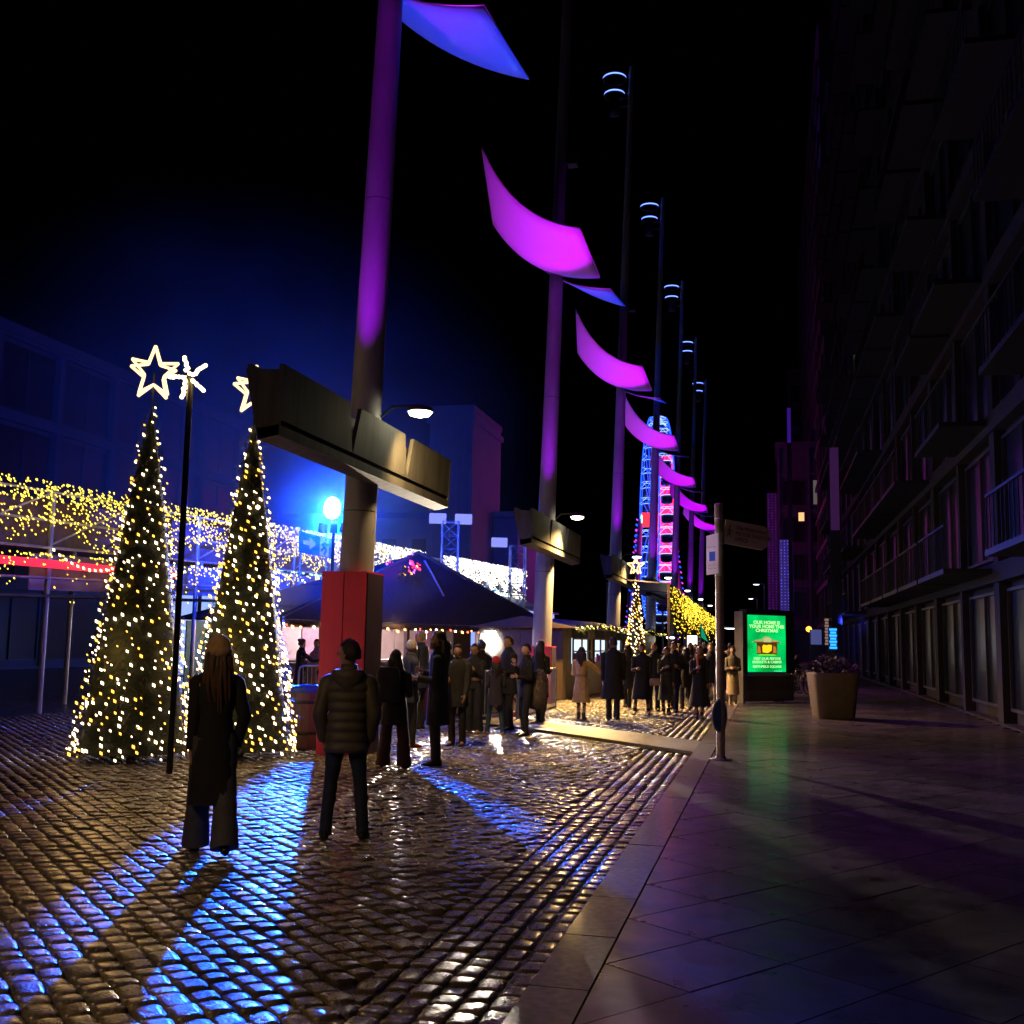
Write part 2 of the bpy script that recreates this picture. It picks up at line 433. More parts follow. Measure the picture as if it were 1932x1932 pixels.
    MB().box(((xl + xr) / 2 - .01, (y1 + y2) / 2, 4.262), (xr - xl - .08, y2 - y1 - .1, .062)).build('beam_gap', M_black, t)
    n = 3; ln = (y2 - y1) / n
    for k in range(n):
        a, b = y1 + k * ln + .01, y1 + (k + 1) * ln - .01
        g = .20
        # street side plate, upper corners cut so a notch opens between neighbours
        MB().slab([(xr + .0, a, 4.295), (xr + .0, b, 4.295), (xr + .03, b - (g if k < n - 1 else 0), 4.97), (xr + .03, a + (g if k else 0), 4.97)], .06).build('side_plate', M_beam, t)
        MB().slab([(xl - .04, b, 4.295), (xl - .04, a, 4.295), (xl - .20, a + (g if k else 0), 4.98), (xl - .20, b - (g if k < n - 1 else 0), 4.98)], .06).build('side_plate', M_beam, t)
    for yy, d in ((y1, 1), (y2, -1)):
        MB().slab([(xl - .02, yy, 4.06), (xr, yy, 4.11), (xr + .03, yy, 4.90), (xl - .21, yy, 4.93)][::d], .05).build('end_plate', M_beam, t)
    MB().box((MX - .12, -.33, 5.12), (.14, .1, .2)).build('junction_box', M_conc, t)
    # street lamp and its little arm
    lx, ly, lz = MX + .95, .08, 5.20
    lm = MB(); lm.lathe([(.03, .10), (.16, .075), (.21, .03), (.215, .0), (.19, -.01)], (lx, ly, lz), 24); lm.tube([(MX + .2, 0, 5.0), (MX + .5, .05, 5.28), (lx, ly, lz + .1)], .022, 8)
    lm.build('street_lamp', M_dark, t)
    ln_ = MB(); ln_.lathe([(.18, -.012), (.15, -.06), (.06, -.085)], (lx, ly, lz), 24)
    ln_.build('lamp_lens', M_lamp if i <= 2 else M_lamp2, t)
    yel = (1.0, .60, .19)
    E = {0: 300, 1: 560, 2: 6000, 3: 2600}.get(i, 260)
    lamp_light('SPOT', (lx, ly, lz - .12), E, yel, t, ((lx + 1.2, ly + (4.5 if i == 1 else -1.5), 0) if i else (lx - 1.8, ly + 6.5, 0)), 150 if i == 1 else 128, .8, .10)
    # uplighters standing in the beam
    for ux_, uy_ in ((MX + .22, -2.55), (MX + .30, 2.6), (MX + .16, -1.0)): MB().box((ux_, uy_, 4.42), (.16, .26, .22)).build('uplighter', M_dark, t)
    if i <= 8:
        f = 1.0 if i < 4 else .9
        lamp_light('SPOT', (MX + .22, -2.55, 4.55), 8600 * f, (.58, .0, 1.0), t, (MX - .05, -2.5, 13.0), 31, .35, .06)
        lamp_light('SPOT', (MX + .30, 2.6, 4.55), 4000 * f, (.0, .028, 1.0), t, (MX + .7, 1.6, 13.0), 34, .5, .06)
        lamp_light('SPOT', (MX + .16, -1.0, 4.55), 15000 * f, (.50, .0, 1.0), t, (MX + .20, -.1, 9.5), 32, .9, .05)
    if i in (1, 2, 3):
        MB().box((X(15.6) + .36, -.1, 15.6), (.28, .34, .3)).build('projector', M_dark, t)
        lamp_light('SPOT', (X(15.6) + .55, -.15, 15.45), (0, 2000, 2600, 2600)[i], (.42, .015, .80), t, (.6, -1.5, 0), 44, .8, .1)
    return t
for i in range(0, 8): mast(i)
# red painted box round the first mast
def base_box(i):
    y = MY + MS * (i - 1)
    t = thing('mast_base_box', ['red painted plywood box round the foot of the first mast', 'dark red box round the foot of the second mast'][i - 1], 'box', (MX - .02, y, 0), .0, 'boxes round the mast feet')
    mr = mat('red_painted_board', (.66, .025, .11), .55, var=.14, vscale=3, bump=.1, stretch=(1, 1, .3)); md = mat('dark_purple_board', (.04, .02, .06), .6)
    w = .70; h = 2.68 if i == 1 else 1.55
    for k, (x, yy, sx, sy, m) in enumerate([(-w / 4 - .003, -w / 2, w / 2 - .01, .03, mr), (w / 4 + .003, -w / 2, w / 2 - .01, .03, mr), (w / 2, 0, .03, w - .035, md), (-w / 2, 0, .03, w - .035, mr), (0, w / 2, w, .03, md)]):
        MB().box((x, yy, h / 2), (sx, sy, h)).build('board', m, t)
    MB().box((0, 0, h + .012), (w + .03, w + .03, .024)).build('lid', mr, t)
base_box(1); base_box(2)
# ------------------------------------------------------------------ lit cone trees
M_bulbw = glow('warm_fairy_bulb', (1.0, .70, .40), 6, nee=False)
M_bulby = glow('yellow_fairy_bulb', (1.0, .72, .06), 3.0, nee=False)
M_bulbc = glow('cool_fairy_bulb', (.80, .84, 1.0), 3.5, nee=False)
M_bulbp = glow('pale_fairy_bulb', (1.0, .86, .42), 3.4, nee=False)
M_star = glow('star_rope_light', (1.0, .62, .26), 2.4, nee=False)
STREAK = (.62, 0, -.78)
def cone_tree(label, x, y, h, r, nb, star=.38, seed=1, bulb=.017, group='lit cone trees', tilt=.0):
    t = thing('christmas_tree', label, 'christmas tree', (x, y, 0), 0, group)
    rr = random.Random(seed)
    mg = mat('dark_fir_needles', (.016, .028, .014), .7, var=.5, vscale=12)
    mg2 = mat('brown_green_needles', (.10, .085, .035), .7, var=.5, vscale=12)
    core = MB(); core.lathe([(r * .86, .12), (r * .6, h * .36), (r * .3, h * .7), (.02, h * .97)], (0, 0, 0), 20); core.build('crown_core', mg, t, kind='stuff')
    MB().cyl((0, 0, 0), (0, 0, h * .97), .07, .02, 8).build('trunk', mat('fir_bark', (.05, .035, .025), .9), t)
    V = []; F = []; MI = []
    n = int(5200 * r * h / 4.2)
    for k in range(n):
        u = rr.random(); z = h * (1 - math.sqrt(1 - u * .985)) ; z = .06 + (h - .06) * (1 - math.sqrt(1 - u))
        rad = r * (1 - z / h) ** .93; a = rr.uniform(0, 2 * math.pi)
        rd = rad * rr.uniform(.84, 1.0) * (1 + .05 * math.sin(a * 7 + z * 9) + .04 * math.sin(z * 23 + a * 3)) + rr.uniform(-.02, .06)
        p = np.array([rd * math.cos(a), rd * math.sin(a), z])
        d = np.array([math.cos(a) * 1.0, math.sin(a) * 1.0, rr.uniform(-.9, .3)]) + np.array([rr.gauss(0, .5), rr.gauss(0, .5), rr.gauss(0, .25)])
        d /= np.linalg.norm(d); s = np.cross(d, [0, 0, 1]); s /= np.linalg.norm(s) + 1e-6
        L = rr.uniform(.06, .17); wd = rr.uniform(.006, .015)
        q = len(V); V += [p - s * wd, p + s * wd, p + d * L]; F.append((q, q + 1, q + 2)); MI.append(rr.random() < .4)
    me = bpy.data.meshes.new('needles'); me.from_pydata([tuple(v) for v in V], [], F); me.materials.append(mg); me.materials.append(mg2)
    me.polygons.foreach_set('material_index', [int(m) for m in MI]); me.update()
    link('needles', me, t, kind='stuff')
    mb = MB(); w = MB(); k = 0; tries = 0; pts = []
    while k < nb and tries < nb * 30:
        tries += 1
        z = .08 + (h - .12) * (1 - math.sqrt(1 - rr.random())); a = rr.uniform(0, 2 * math.pi); rad = (r * (1 - z / h) ** .93) * (1 + .05 * math.sin(a * 7 + z * 9)) + rr.uniform(.0, .05)
        p = Vector((rad * math.cos(a), rad * math.sin(a), z))
        if any((p - q).length < .085 for q in pts[-400:]): continue
        pts.append(p); mb.octa(p, bulb * rr.uniform(.55, 1.35), 0 if rr.random() < .62 else 1, 1.7, STREAK); k += 1
    mb.build('fairy_light', [M_bulbw, glow('amber_fairy_bulb', (1.0, .50, .06), 3, nee=False)], t, kind='stuff')
    for kk in range(5):     # cable wound round the cone
        path = [(lambda z, a: (r * (1 - z / h) ** .93 * 1.02 * math.cos(a), r * (1 - z / h) ** .93 * 1.02 * math.sin(a), z))(.1 + (h * .9) * q / 60, q * .9 + kk * 1.25) for q in range(60)]
        w.tube(path, .004, 4)
    w.build('cable', M_black, t)
    if star:
        sp = MB(); cz = h + star * 1.05
        for ax in (0, 1):
            P = []
            for q in range(11):
                a = math.pi / 2 + q * math.pi / 5; rr_ = star if q % 2 == 0 else star * .42
                P.append((rr_ * math.cos(a) if not ax else .0 + rr_ * .35 * math.cos(a), 0 if not ax else rr_ * math.cos(a) * .93, cz + rr_ * math.sin(a)))
            for q in range(10): sp.tube([P[q], P[q + 1]], .021 if star < .5 else .03, 6)
        sp.build('star', M_star, t)
        MB().cyl((0, 0, h * .95), (0, 0, cz), .012, n=6).build('star_rod', M_dark, t)
    lamp_light('POINT', (0, -r * .9, h * .3), 16, (1, .55, .16), t, size=.5)
    return t
cone_tree('large cone tree of warm lights behind the woman in the beanie', -7.40, 14.35, 4.95, .80, 780, seed=4, bulb=.0185)
cone_tree('slim distant cone tree with a bright star, in front of the ferris wheel', *(at(1199, 1200, 36)[:2]), 3.95, .46, 420, star=.30, seed=9, bulb=.024)
cone_tree('cone tree left of the large one, partly beyond the picture edge, with its own star', *(at(262, 1200, 13.4)[:2]), 5.0, .8, 650, star=.4, seed=14)
def star_lantern():
    p = at(356, 712, 12.2); t = thing('star_lantern', 'hanging cluster of round warm bulbs at the upper left edge, beside the tree star', 'star lantern', (p.x, p.y, 0))
    mb = MB(); rr = random.Random(2)
    for q in range(5):
        for k in range(7):
            a = math.pi / 2 + q * 2 * math.pi / 5 + .25; f = .06 + k * .035
            mb.lathe([(0.001, -.026), (.02, -.018), (.027, 0), (.02, .018), (.001, .026)], (f * math.cos(a) + rr.uniform(-.01, .01), rr.uniform(-.03, .03), p.z + f * math.sin(a)), 8)
    mb.build('bulb', glow('golden_globe_bulb', (1, .66, .25), 9, nee=False), t, kind='stuff')
    MB().cyl((0, .05, 0), (0, .05, p.z), .04, n=10).build('pole', M_dark, t)
    MB().cyl((0, 0.05, p.z - .03), (0, -.02, p.z), .03, n=8).build('hub', M_dark, t)
star_lantern()

# ------------------------------------------------------------------ blue floodlight
def floodlight():
    p = at(627, 957, 22.0)
    t = thing('floodlight', 'glaring blue floodlight on a pole just left of the first mast', 'floodlight', (p.x, p.y, 0))
    MB().cyl((0, 0.12, 0), (0, .12, p.z - .1), .035, n=10).build('pole', M_dark, t)
    d = (Vector((-4.0, 9.5, 0)) - p).normalized(); q = d.to_track_quat('-Z', 'Y').to_matrix()
    mb = MB(); 
    mb.tube([Vector((0, 0, p.z)) - d * .12, Vector((0, 0, p.z)) - d * .04, Vector((0, 0, p.z)) + d * .075], [.08, .17, .185], 20, ell=1.35); mb.build('housing', M_dark, t)
    fc = MB(); c = Vector((0, 0, p.z)) + d * .085
    fc.tube([c - d * .01, c + d * .02], [.175, .175], 20, ell=1.35); fc.build('lens', glow('blue_white_lens', (.10, .30, 1.0), 400, nee=False), t)
    s = Vector((0, 0, p.z)) + d * .11
    lamp_light('SPOT', tuple(s), 32000, (.010, .095, 1.0), t, (tuple(Vector((-4.6 - p.x, 8.6 - p.y, 0)))), 30, .9, .07)
    lamp_light('POINT', tuple(s), 800, (.0, .055, 1.0), t, size=.07, name='lamp_spill')
    for k, (tg, E_, an) in enumerate((((-9.4 - p.x, 31 - p.y, 2.6), 1900, 62), ((-24 - p.x, 52 - p.y, 13), 26000, 74), ((-22 - p.x, 36 - p.y, 9), 5000, 84))):  # unseen extra heads, added to wash the hut roof and smoke in blue
        dd = (Vector(tg) - Vector((0, .12, p.z - .5))).normalized(); qq = dd.to_track_quat('-Z', 'Y').to_matrix(); c = Vector((-.25 + .25 * k, .12, p.z - .45))
        MB().box(tuple(c), (.16, .2, .16), M=qq).build('added_side_lamp', M_dark, t); lamp_light('SPOT', tuple(c + dd * .14), E_, (.0, .05, 1.0), t, tg, an, .8, .08)
    # the yoke
    MB().tube([(-.2, .12, p.z - .1), (-.2, 0, p.z), ], .015, 6).tube([(.2, .12, p.z - .1), (.2, 0, p.z)], .015, 6).build('yoke', M_dark, t)
floodlight()

# ------------------------------------------------------------------ the long bar hut
M_plank = mat('dark_stained_plank', (.075, .045, .03), .6, var=.35, vscale=10, stretch=(1, 1, 6), bump=.15)
M_roof = mat('dark_roof_board', (.045, .04, .06), .45, var=.3, vscale=8, bump=.2)
M_bar_wall = mat('pale_bar_wall', (.55, .45, .46), .5, var=.15, vscale=2)
M_gar = mat('fir_garland', (.02, .035, .015), .8, var=.5, vscale=14)
M_globe = glow('warm_globe_bulb', (1.0, .62, .34), 22, nee=False)
def garland(t, pts, rad=.07, bulb=None, nb=20, seed=1, br=.028, mats=None, drop=.05, tuft=9):
    """fir garland along a polyline with its bulbs, both parts of t"""
    rr = random.Random(seed); g = MB(); P = [Vector(p) for p in pts]
    for a, b in zip(P[:-1], P[1:]):
        n = max(2, int((b - a).length * 90))
        for k in range(n):
            c = a.lerp(b, rr.random()); d = Vector((rr.gauss(0, 1), rr.gauss(0, 1), rr.gauss(-.2, 1))).normalized()
            s = d.orthogonal().normalized() * .012; g.add([c - s, c + s, c + d * rad * rr.uniform(.6, 1.4)], [(0, 1, 2)])
    g.build('garland', M_gar, t, kind='stuff')
    m = MB(); L = [(b - a).length for a, b in zip(P[:-1], P[1:])]; tot = sum(L)
    for k in range(nb):
        s = tot * (k + rr.uniform(.1, .9)) / nb; i = 0
        while i < len(L) - 1 and s > L[i]: s -= L[i]; i += 1
        c = P[i].lerp(P[i + 1], min(1, s / L[i])) + Vector((rr.uniform(-.04, .04), rr.uniform(-.04, .04), -drop + rr.uniform(-.04, .04)))
        m.octa(c, br * rr.uniform(.8, 1.2), rr.randrange(len(mats)) if mats else 0, 1.35, STREAK)
    m.build('garland_bulb', mats or [M_globe], t, kind='stuff')
HA = at(530, 1172, 25.0); HB = atx(1046, 1190, -7.3)
def bar_hut():
    A = Vector((HA.x, HA.y, 0)); B = Vector((HB.x, HB.y, 0)); u = (B - A).normalized(); n = Vector((-u.y, u.x, 0))   # n points away from the street
    t = thing('market_bar_hut', 'long open fronted wooden bar hut under a big blue lit pyramid roof', 'market hut')
    ez = 2.16; ap = at(790, 1045, 30.5); D = 4.2
    C_, D_ = B + n * D, A + n * D; over = .0
    e = [Vector((p.x, p.y, ez)) for p in (A, B, C_, D_)]
    ap = Vector((ap.x, ap.y, ap.z))
    # roof of separate boards, laid along the eave
    for q in range(4):
        a, b = e[q], e[(q + 1) % 4]; N = 15 if q == 0 else 6
        for k in range(N):
            t0, t1 = k / N, (k + 1) / N
            P = [a.lerp(ap, t0), b.lerp(ap, t0), b.lerp(ap, t1 + .015 if t1 < 1 else .995), a.lerp(ap, t1 + .015 if t1 < 1 else .995)]
            lift = Vector((0, 0, .03 * 0 + .012 * ((k % 2))))
            P = [p + lift for p in P]; MB().slab(P, .035).build('roof_board', M_roof, t)
    mid = (e[0] + e[1]) / 2; cuts = MB()
    cuts.tube([ap + Vector((0, 0, .05)), e[1] + Vector((.0, 0, .06))], .05, 6); cuts.tube([ap + Vector((0, 0, .05)), e[0] + Vector((0, 0, .06))], .05, 6)
    cuts.build('ridge_board', mat('ridge_timber', (.12, .09, .08), .5), t)
    ds = e[0].lerp(e[1], .56)
    MB().tube([ap.lerp(ds, .12) + Vector((.05, -.05, .06)), ap.lerp(ds, .62) + Vector((.08, -.08, .07))], .07, 4, ell=.4).build('roof_batten', mat('pale_batten', (.30, .28, .3), .5), t)
    # ornament on the roof: red lamp cluster with a small tree
    oc = ap.lerp(e[0].lerp(e[1], .27), .36) + Vector((.12, -.12, .28))
    om = MB(); rr = random.Random(5)
    for k in range(26): om.octa(oc + Vector((rr.gauss(0, .28), rr.gauss(0, .15), rr.gauss(0, .14))), rr.uniform(.02, .05), rr.choice((0, 0, 1, 2)), 1.5, STREAK)
    om.build('roof_ornament', [glow('red_ornament', (1, .02, .08), 5, nee=False), glow('amber_ornament', (1, .35, .04), 8, nee=False), glow('violet_ornament', (.5, .1, 1), 4, nee=False)], t, kind='stuff')
    om2 = MB()
    for k in range(160):
        d = Vector((rr.gauss(0, 1), rr.gauss(0, 1), rr.gauss(0, 1))).normalized(); c = oc + Vector((0, 0, -.2)) + d * rr.uniform(0, .3); s = d.orthogonal() * .015
        om2.add([c - s, c + s, c + d * .14], [(0, 1, 2)])
    om2.build('roof_wreath', M_gar, t, kind='stuff')
    # fascia
    MB().slab([e[0] + Vector((0, 0, -.02)), e[1] + Vector((0, 0, -.02)), e[1] + Vector((0, 0, -.20)), e[0] + Vector((0, 0, -.20))], .04).build('fascia', M_plank, t)
    inn = [A.lerp(B, s) + n * .55 for s in np.linspace(0.02, .98, 8)]
    for p in inn: MB().box((p.x, p.y, 1.05), (.12, .12, 2.1), rz=math.atan2(u.y, u.x)).build('post', M_plank, t)
    # back wall panels
    W0 = A + n * 3.6; W1 = B + n * 3.6; NB = 12
    for k in range(NB):
        a, b = W0.lerp(W1, k / NB + .002), W0.lerp(W1, (k + 1) / NB - .002)
        m = [mat('teal_bar_panel', (.10, .28, .30), .5), mat('teal_bar_panel', (.10, .28, .30), .5), M_bar_wall, M_bar_wall, mat('mauve_bar_panel', (.48, .24, .40), .5), mat('mauve_bar_panel', (.48, .24, .40), .5), M_bar_wall, M_bar_wall, M_bar_wall, mat('mauve_bar_panel', (.48, .24, .40), .5), M_bar_wall, M_plank][k]
        MB().slab([(a.x, a.y, .05), (b.x, b.y, .05), (b.x, b.y, 2.1), (a.x, a.y, 2.1)], .05).build('wall_panel', m, t)
    # shelf with bottles and the counter
    c0, c1 = A.lerp(B, .02) + n * .75, A.lerp(B, .70) + n * .75; L = (c1 - c0).length; rz = math.atan2(u.y, u.x)
    MB().box(tuple((c0 + c1) / 2 + Vector((0, 0, 1.08))), (L, .6, .05), rz=rz).build('counter_top', mat('polished_counter', (.16, .08, .04), .3), t)
    N = 11
    for k in range(N):
        p = c0.lerp(c1, (k + .5) / N) - n * .22
        MB().box((p.x, p.y, .53), (L / N - .02, .04, 1.02), rz=rz).build('counter_panel', M_plank, t)
    # dark end wall with chalk board panels
    e0, e1 = A.lerp(B, .77) + n * .3, A.lerp(B, .99) + n * .3
    N = 6
    for k in range(N):
        a, b = e0.lerp(e1, k / N + .003), e0.lerp(e1, (k + 1) / N - .003)
        MB().slab([(a.x, a.y, .02), (b.x, b.y, .02), (b.x, b.y, 2.0), (a.x, a.y, 2.0)], .05).build('wall_board', M_plank, t)
    # deck
    MB().slab([(A.x, A.y, .03), (B.x, B.y, .03), ((B + n * D).x, (B + n * D).y, .03), ((A + n * D).x, (A + n * D).y, .03)], .03).build('deck', M_plank, t)
    garland(t, [e[0] + Vector((.05, -.05, -.12)), e[0].lerp(e[1], .3) + Vector((.05, -.05, -.16)), e[0].lerp(e[1], .6) + Vector((.05, -.05, -.14)), e[1] + Vector((.05, -.05, -.12))], .10, nb=44, seed=3, br=.036,
            mats=[M_globe, glow('orange_globe_bulb', (1, .38, .10), 9, nee=False), glow('red_globe_bulb', (1, .12, .05), 4, nee=False)][:3])
    cl = MB()    # the tight run of globes at the right hand corner
    for k in range(16):
        p = e[1].lerp(e[0], .005 + k * .0105) + Vector((.07, -.07, -.22 - (.02 * (k == 0)))); cl.octa(p, .05, 0, 1.2, STREAK)
    cl.build('corner_bulb', M_globe, t, kind='stuff')
    # hanging lamps inside (strip lights under the roof)
    for s, E, c in ((.10, 40, (1, .66, .42)), (.30, 150, (1, .66, .74)), (.48, 330, (1, .80, .76)), (.66, 50, (1, .62, .5))):
        p = A.lerp(B, s) + n * 1.7
        MB().box((p.x, p.y, 2.02), (.5, .1, .05), rz=rz).build('strip_lamp', glow('strip_lamp_glow', (1, .85, .72), 10, nee=False), t)
        lamp_light('POINT', (p.x, p.y, 1.93), E, c, t, size=.12)
    pg = e[1] + Vector((.15, -.25, -.2)); lamp_light('POINT', tuple(pg), 14, (1, .6, .3), t, size=.1)
    pg = e[0].lerp(e[1], .35) + Vector((.2, -.2, -.2)); lamp_light('POINT', tuple(pg), 10, (1, .6, .3), t, size=.1)
    # the strong white cooking light behind the steam
    q = at(925, 1200, 27.5)
    MB().box((q.x, q.y, q.z + .1), (.26, .12, .05)).build('cooking_lamp', glow('cooking_lamp_glow', (1, .95, .9), 30, nee=False), t)
    lamp_light('SPOT', (q.x, q.y, q.z + .05), 13000, (1, .84, .62), t, (-4.0, 12.5, 0), 56, .5, .05)
    # steam
    sm = bpy.data.materials.new('steam'); sm.use_nodes = True; nn = sm.node_tree.nodes; L_ = sm.node_tree.links; nn.clear()
    out = nn.new('ShaderNodeOutputMaterial'); pv = nn.new('ShaderNodeVolumePrincipled'); pv.inputs['Color'].default_value = (.95, .95, .97, 1)
    tc = nn.new('ShaderNodeTexCoord'); gd = nn.new('ShaderNodeTexGradient'); gd.gradient_type = 'SPHERICAL'; nz = nn.new('ShaderNodeTexNoise'); nz.inputs['Scale'].default_value = 1.3; nz.inputs['Detail'].default_value = 5
    ml = nn.new('ShaderNodeMath'); ml.operation = 'MULTIPLY'; m2 = nn.new('ShaderNodeMath'); m2.operation = 'MULTIPLY'; m2.inputs[1].default_value = 5.5
    pw_ = nn.new('ShaderNodeMath'); pw_.operation = 'POWER'; pw_.inputs[1].default_value = 6
    L_.new(tc.outputs['Object'], gd.inputs[0]); L_.new(tc.outputs['Object'], nz.inputs[0]); L_.new(nz.outputs['Fac'], pw_.inputs[0])
    L_.new(gd.outputs['Fac'], ml.inputs[0]); L_.new(pw_.outputs[0], ml.inputs[1]); L_.new(ml.outputs[0], m2.inputs[0]); L_.new(m2.outputs[0], pv.inputs['Density']); L_.new(pv.outputs[0], out.inputs['Volume'])
    MATS['steam'] = sm
    for (x, y, Y, sx, sz) in ((925, 1244, 27.05, .95, .95),):
        p = at(x, y, Y); mb = MB(); mb.lathe([(.02, -1), (.6, -.8), (1, 0), (.6, .8), (.02, 1)], (0, 0, 0), 16)
        o = mb.build('steam', sm, None, (p.x, p.y, p.z), label='white lit cloud of steam rising inside the bar hut', category='steam', kind='stuff'); o.scale = (sx, .7, sz)
    return t
bar_hut()

def low_fence():
    a = gr(700, 1362); b = gr(985, 1352); u = (b - a).normalized(); L = (b - a).length; rz = math.atan2(u.y, u.x); n = Vector((-u.y, u.x, 0))
    t = thing('painted_fence', 'low fence of red and cream painted panels before the bar hut', 'fence')
    mr = mat('dark_red_paint', (.22, .025, .02), .5, var=.2); mc = mat('cream_paint', (.62, .50, .33), .5, var=.12)
    N = 6; w = L / N; R3 = Matrix.Rotation(rz, 3, 'Z')
    def P(x, z, d=0.0): return Vector((a.x, a.y, 0)) + u * x - n * d + Vector((0, 0, z))
    for k in range(N):
        x = k * w
        MB().slab([P(x + .02, .12), P(x + w - .02, .12), P(x + w - .02, .88), P(x + .02, .88)], .04).build('panel', mc, t)
        m = MB()
        for (p, q) in (((x + .04, .14), (x + w - .04, .86)), ((x + .04, .86), (x + w - .04, .14)), ((x + w / 2, .13), (x + w / 2, .87)), ((x + .04, .5), (x + w - .04, .5))):
            m.tube([P(p[0], p[1], .02), P(q[0], q[1], .02)], .05, 4, ell=.35, smooth=False)
        m.build('cross_rail', mr, t)
        MB().box(tuple(P(x, .46)), (.08, .08, .92), rz=rz).build('post', mr, t)
    MB().box(tuple((P(0, .06) + P(L, .06)) / 2), (L, .1, .11), rz=rz).build('base_rail', mr, t)
    MB().box(tuple((P(0, .93) + P(L, .93)) / 2), (L, .12, .04), rz=rz).build('top_rail', mr, t)
low_fence()

# crowd barriers
def barrier(label, a, b, h=1.08):
    a = Vector((a[0], a[1], 0)); b = Vector((b[0], b[1], 0)); u = (b - a).normalized(); L = (b - a).length
    t = thing('crowd_barrier', label, 'barrier', tuple((a + b) / 2), math.atan2(u.y, u.x), 'steel crowd barriers')
    x = L / 2; r = .12
    path = [(-x, 0, .18)] + [(-x, 0, .22), (-x, 0, h - r), (-x + .035, 0, h - .035), (-x + r, 0, h), (x - r, 0, h), (x - .035, 0, h - .035), (x, 0, h - r), (x, 0, .22), (x, 0, .18), (-x, 0, .18)]
    MB().tube(path, .022, 8).build('frame', M_steel, t)
    me = MB().cyl((0, 0, .18), (0, 0, h), .008, n=6).mesh('bar', [M_steel]); N = int(L / .12)
    for k in range(1, N): link('bar', me, t, (-x + L * k / N, 0, 0))
    for s in (-1, 1):
        MB().tube([(s * (x - .15), -.32, .015), (s * (x - .15), 0, .17), (s * (x - .15), .32, .015)], .014, 6).build('foot', M_steel, t)
g1, g2 = gr(975, 1372), gr(1048, 1348)
barrier('steel crowd barrier at the right, behind the woman with the fluffy bag', (g1.x, g1.y), (g2.x, g2.y))
p1 = gr(560, 1355); p2 = gr(640, 1350)
barrier('steel crowd barrier left of the red mast box, behind the bin', (p1.x, p1.y), (p2.x, p2.y), 1.1)
g3 = gr(880, 1370); g4 = gr(965, 1362)
barrier('steel crowd barrier behind the woman in glasses', (g3.x, g3.y), (g4.x, g4.y))

def bin_():
    p = gr(574, 1412); t = thing('litter_bin', 'round brown wooden barrel bin with a blue liner beside the big lit tree', 'bin', (p.x, p.y, 0))
    h = 1.0; n = 16
    for k in range(n):
        a = 2 * math.pi * k / n; mb = MB(); w = 2 * math.pi * .27 / n * .94
        rings = []
        for z, r_ in ((.02, .22), (.3, .255), (.6, .262), (.93, .235)):
            c = Vector((r_ * math.cos(a), r_ * math.sin(a), z)); s = Vector((-math.sin(a), math.cos(a), 0)) * w / 2; o = Vector((math.cos(a), math.sin(a), 0)) * .018
            rings.append([c - s, c + s, c + s + o, c - s + o])
        mb.loft(rings, smooth=False); mb.build('stave', mat('barrel_wood', (.16, .085, .055), .55, var=.35, vscale=6, stretch=(1, 1, .2)), t)
    for z in (.25, .72): MB().lathe([(.275, z - .025), (.284, z - .02), (.284, z + .02), (.275, z + .025)], n=28, cap=False).build('hoop', M_dark, t)
    lb = MB(); rr = random.Random(3); prof = [(.22, .80), (.255, .93), (.285, .965), (.29, .90), (.27, .86)]
    rings = [[((r_ + rr.uniform(-.01, .01)) * math.cos(2 * math.pi * j / 26), (r_ + rr.uniform(-.01, .01)) * math.sin(2 * math.pi * j / 26), z + rr.uniform(-.012, .012)) for j in range(26)] for r_, z in prof]
    lb.loft(rings, cap=False); lb.build('liner', mat('blue_plastic', (.03, .10, .55), .3), t)
bin_()

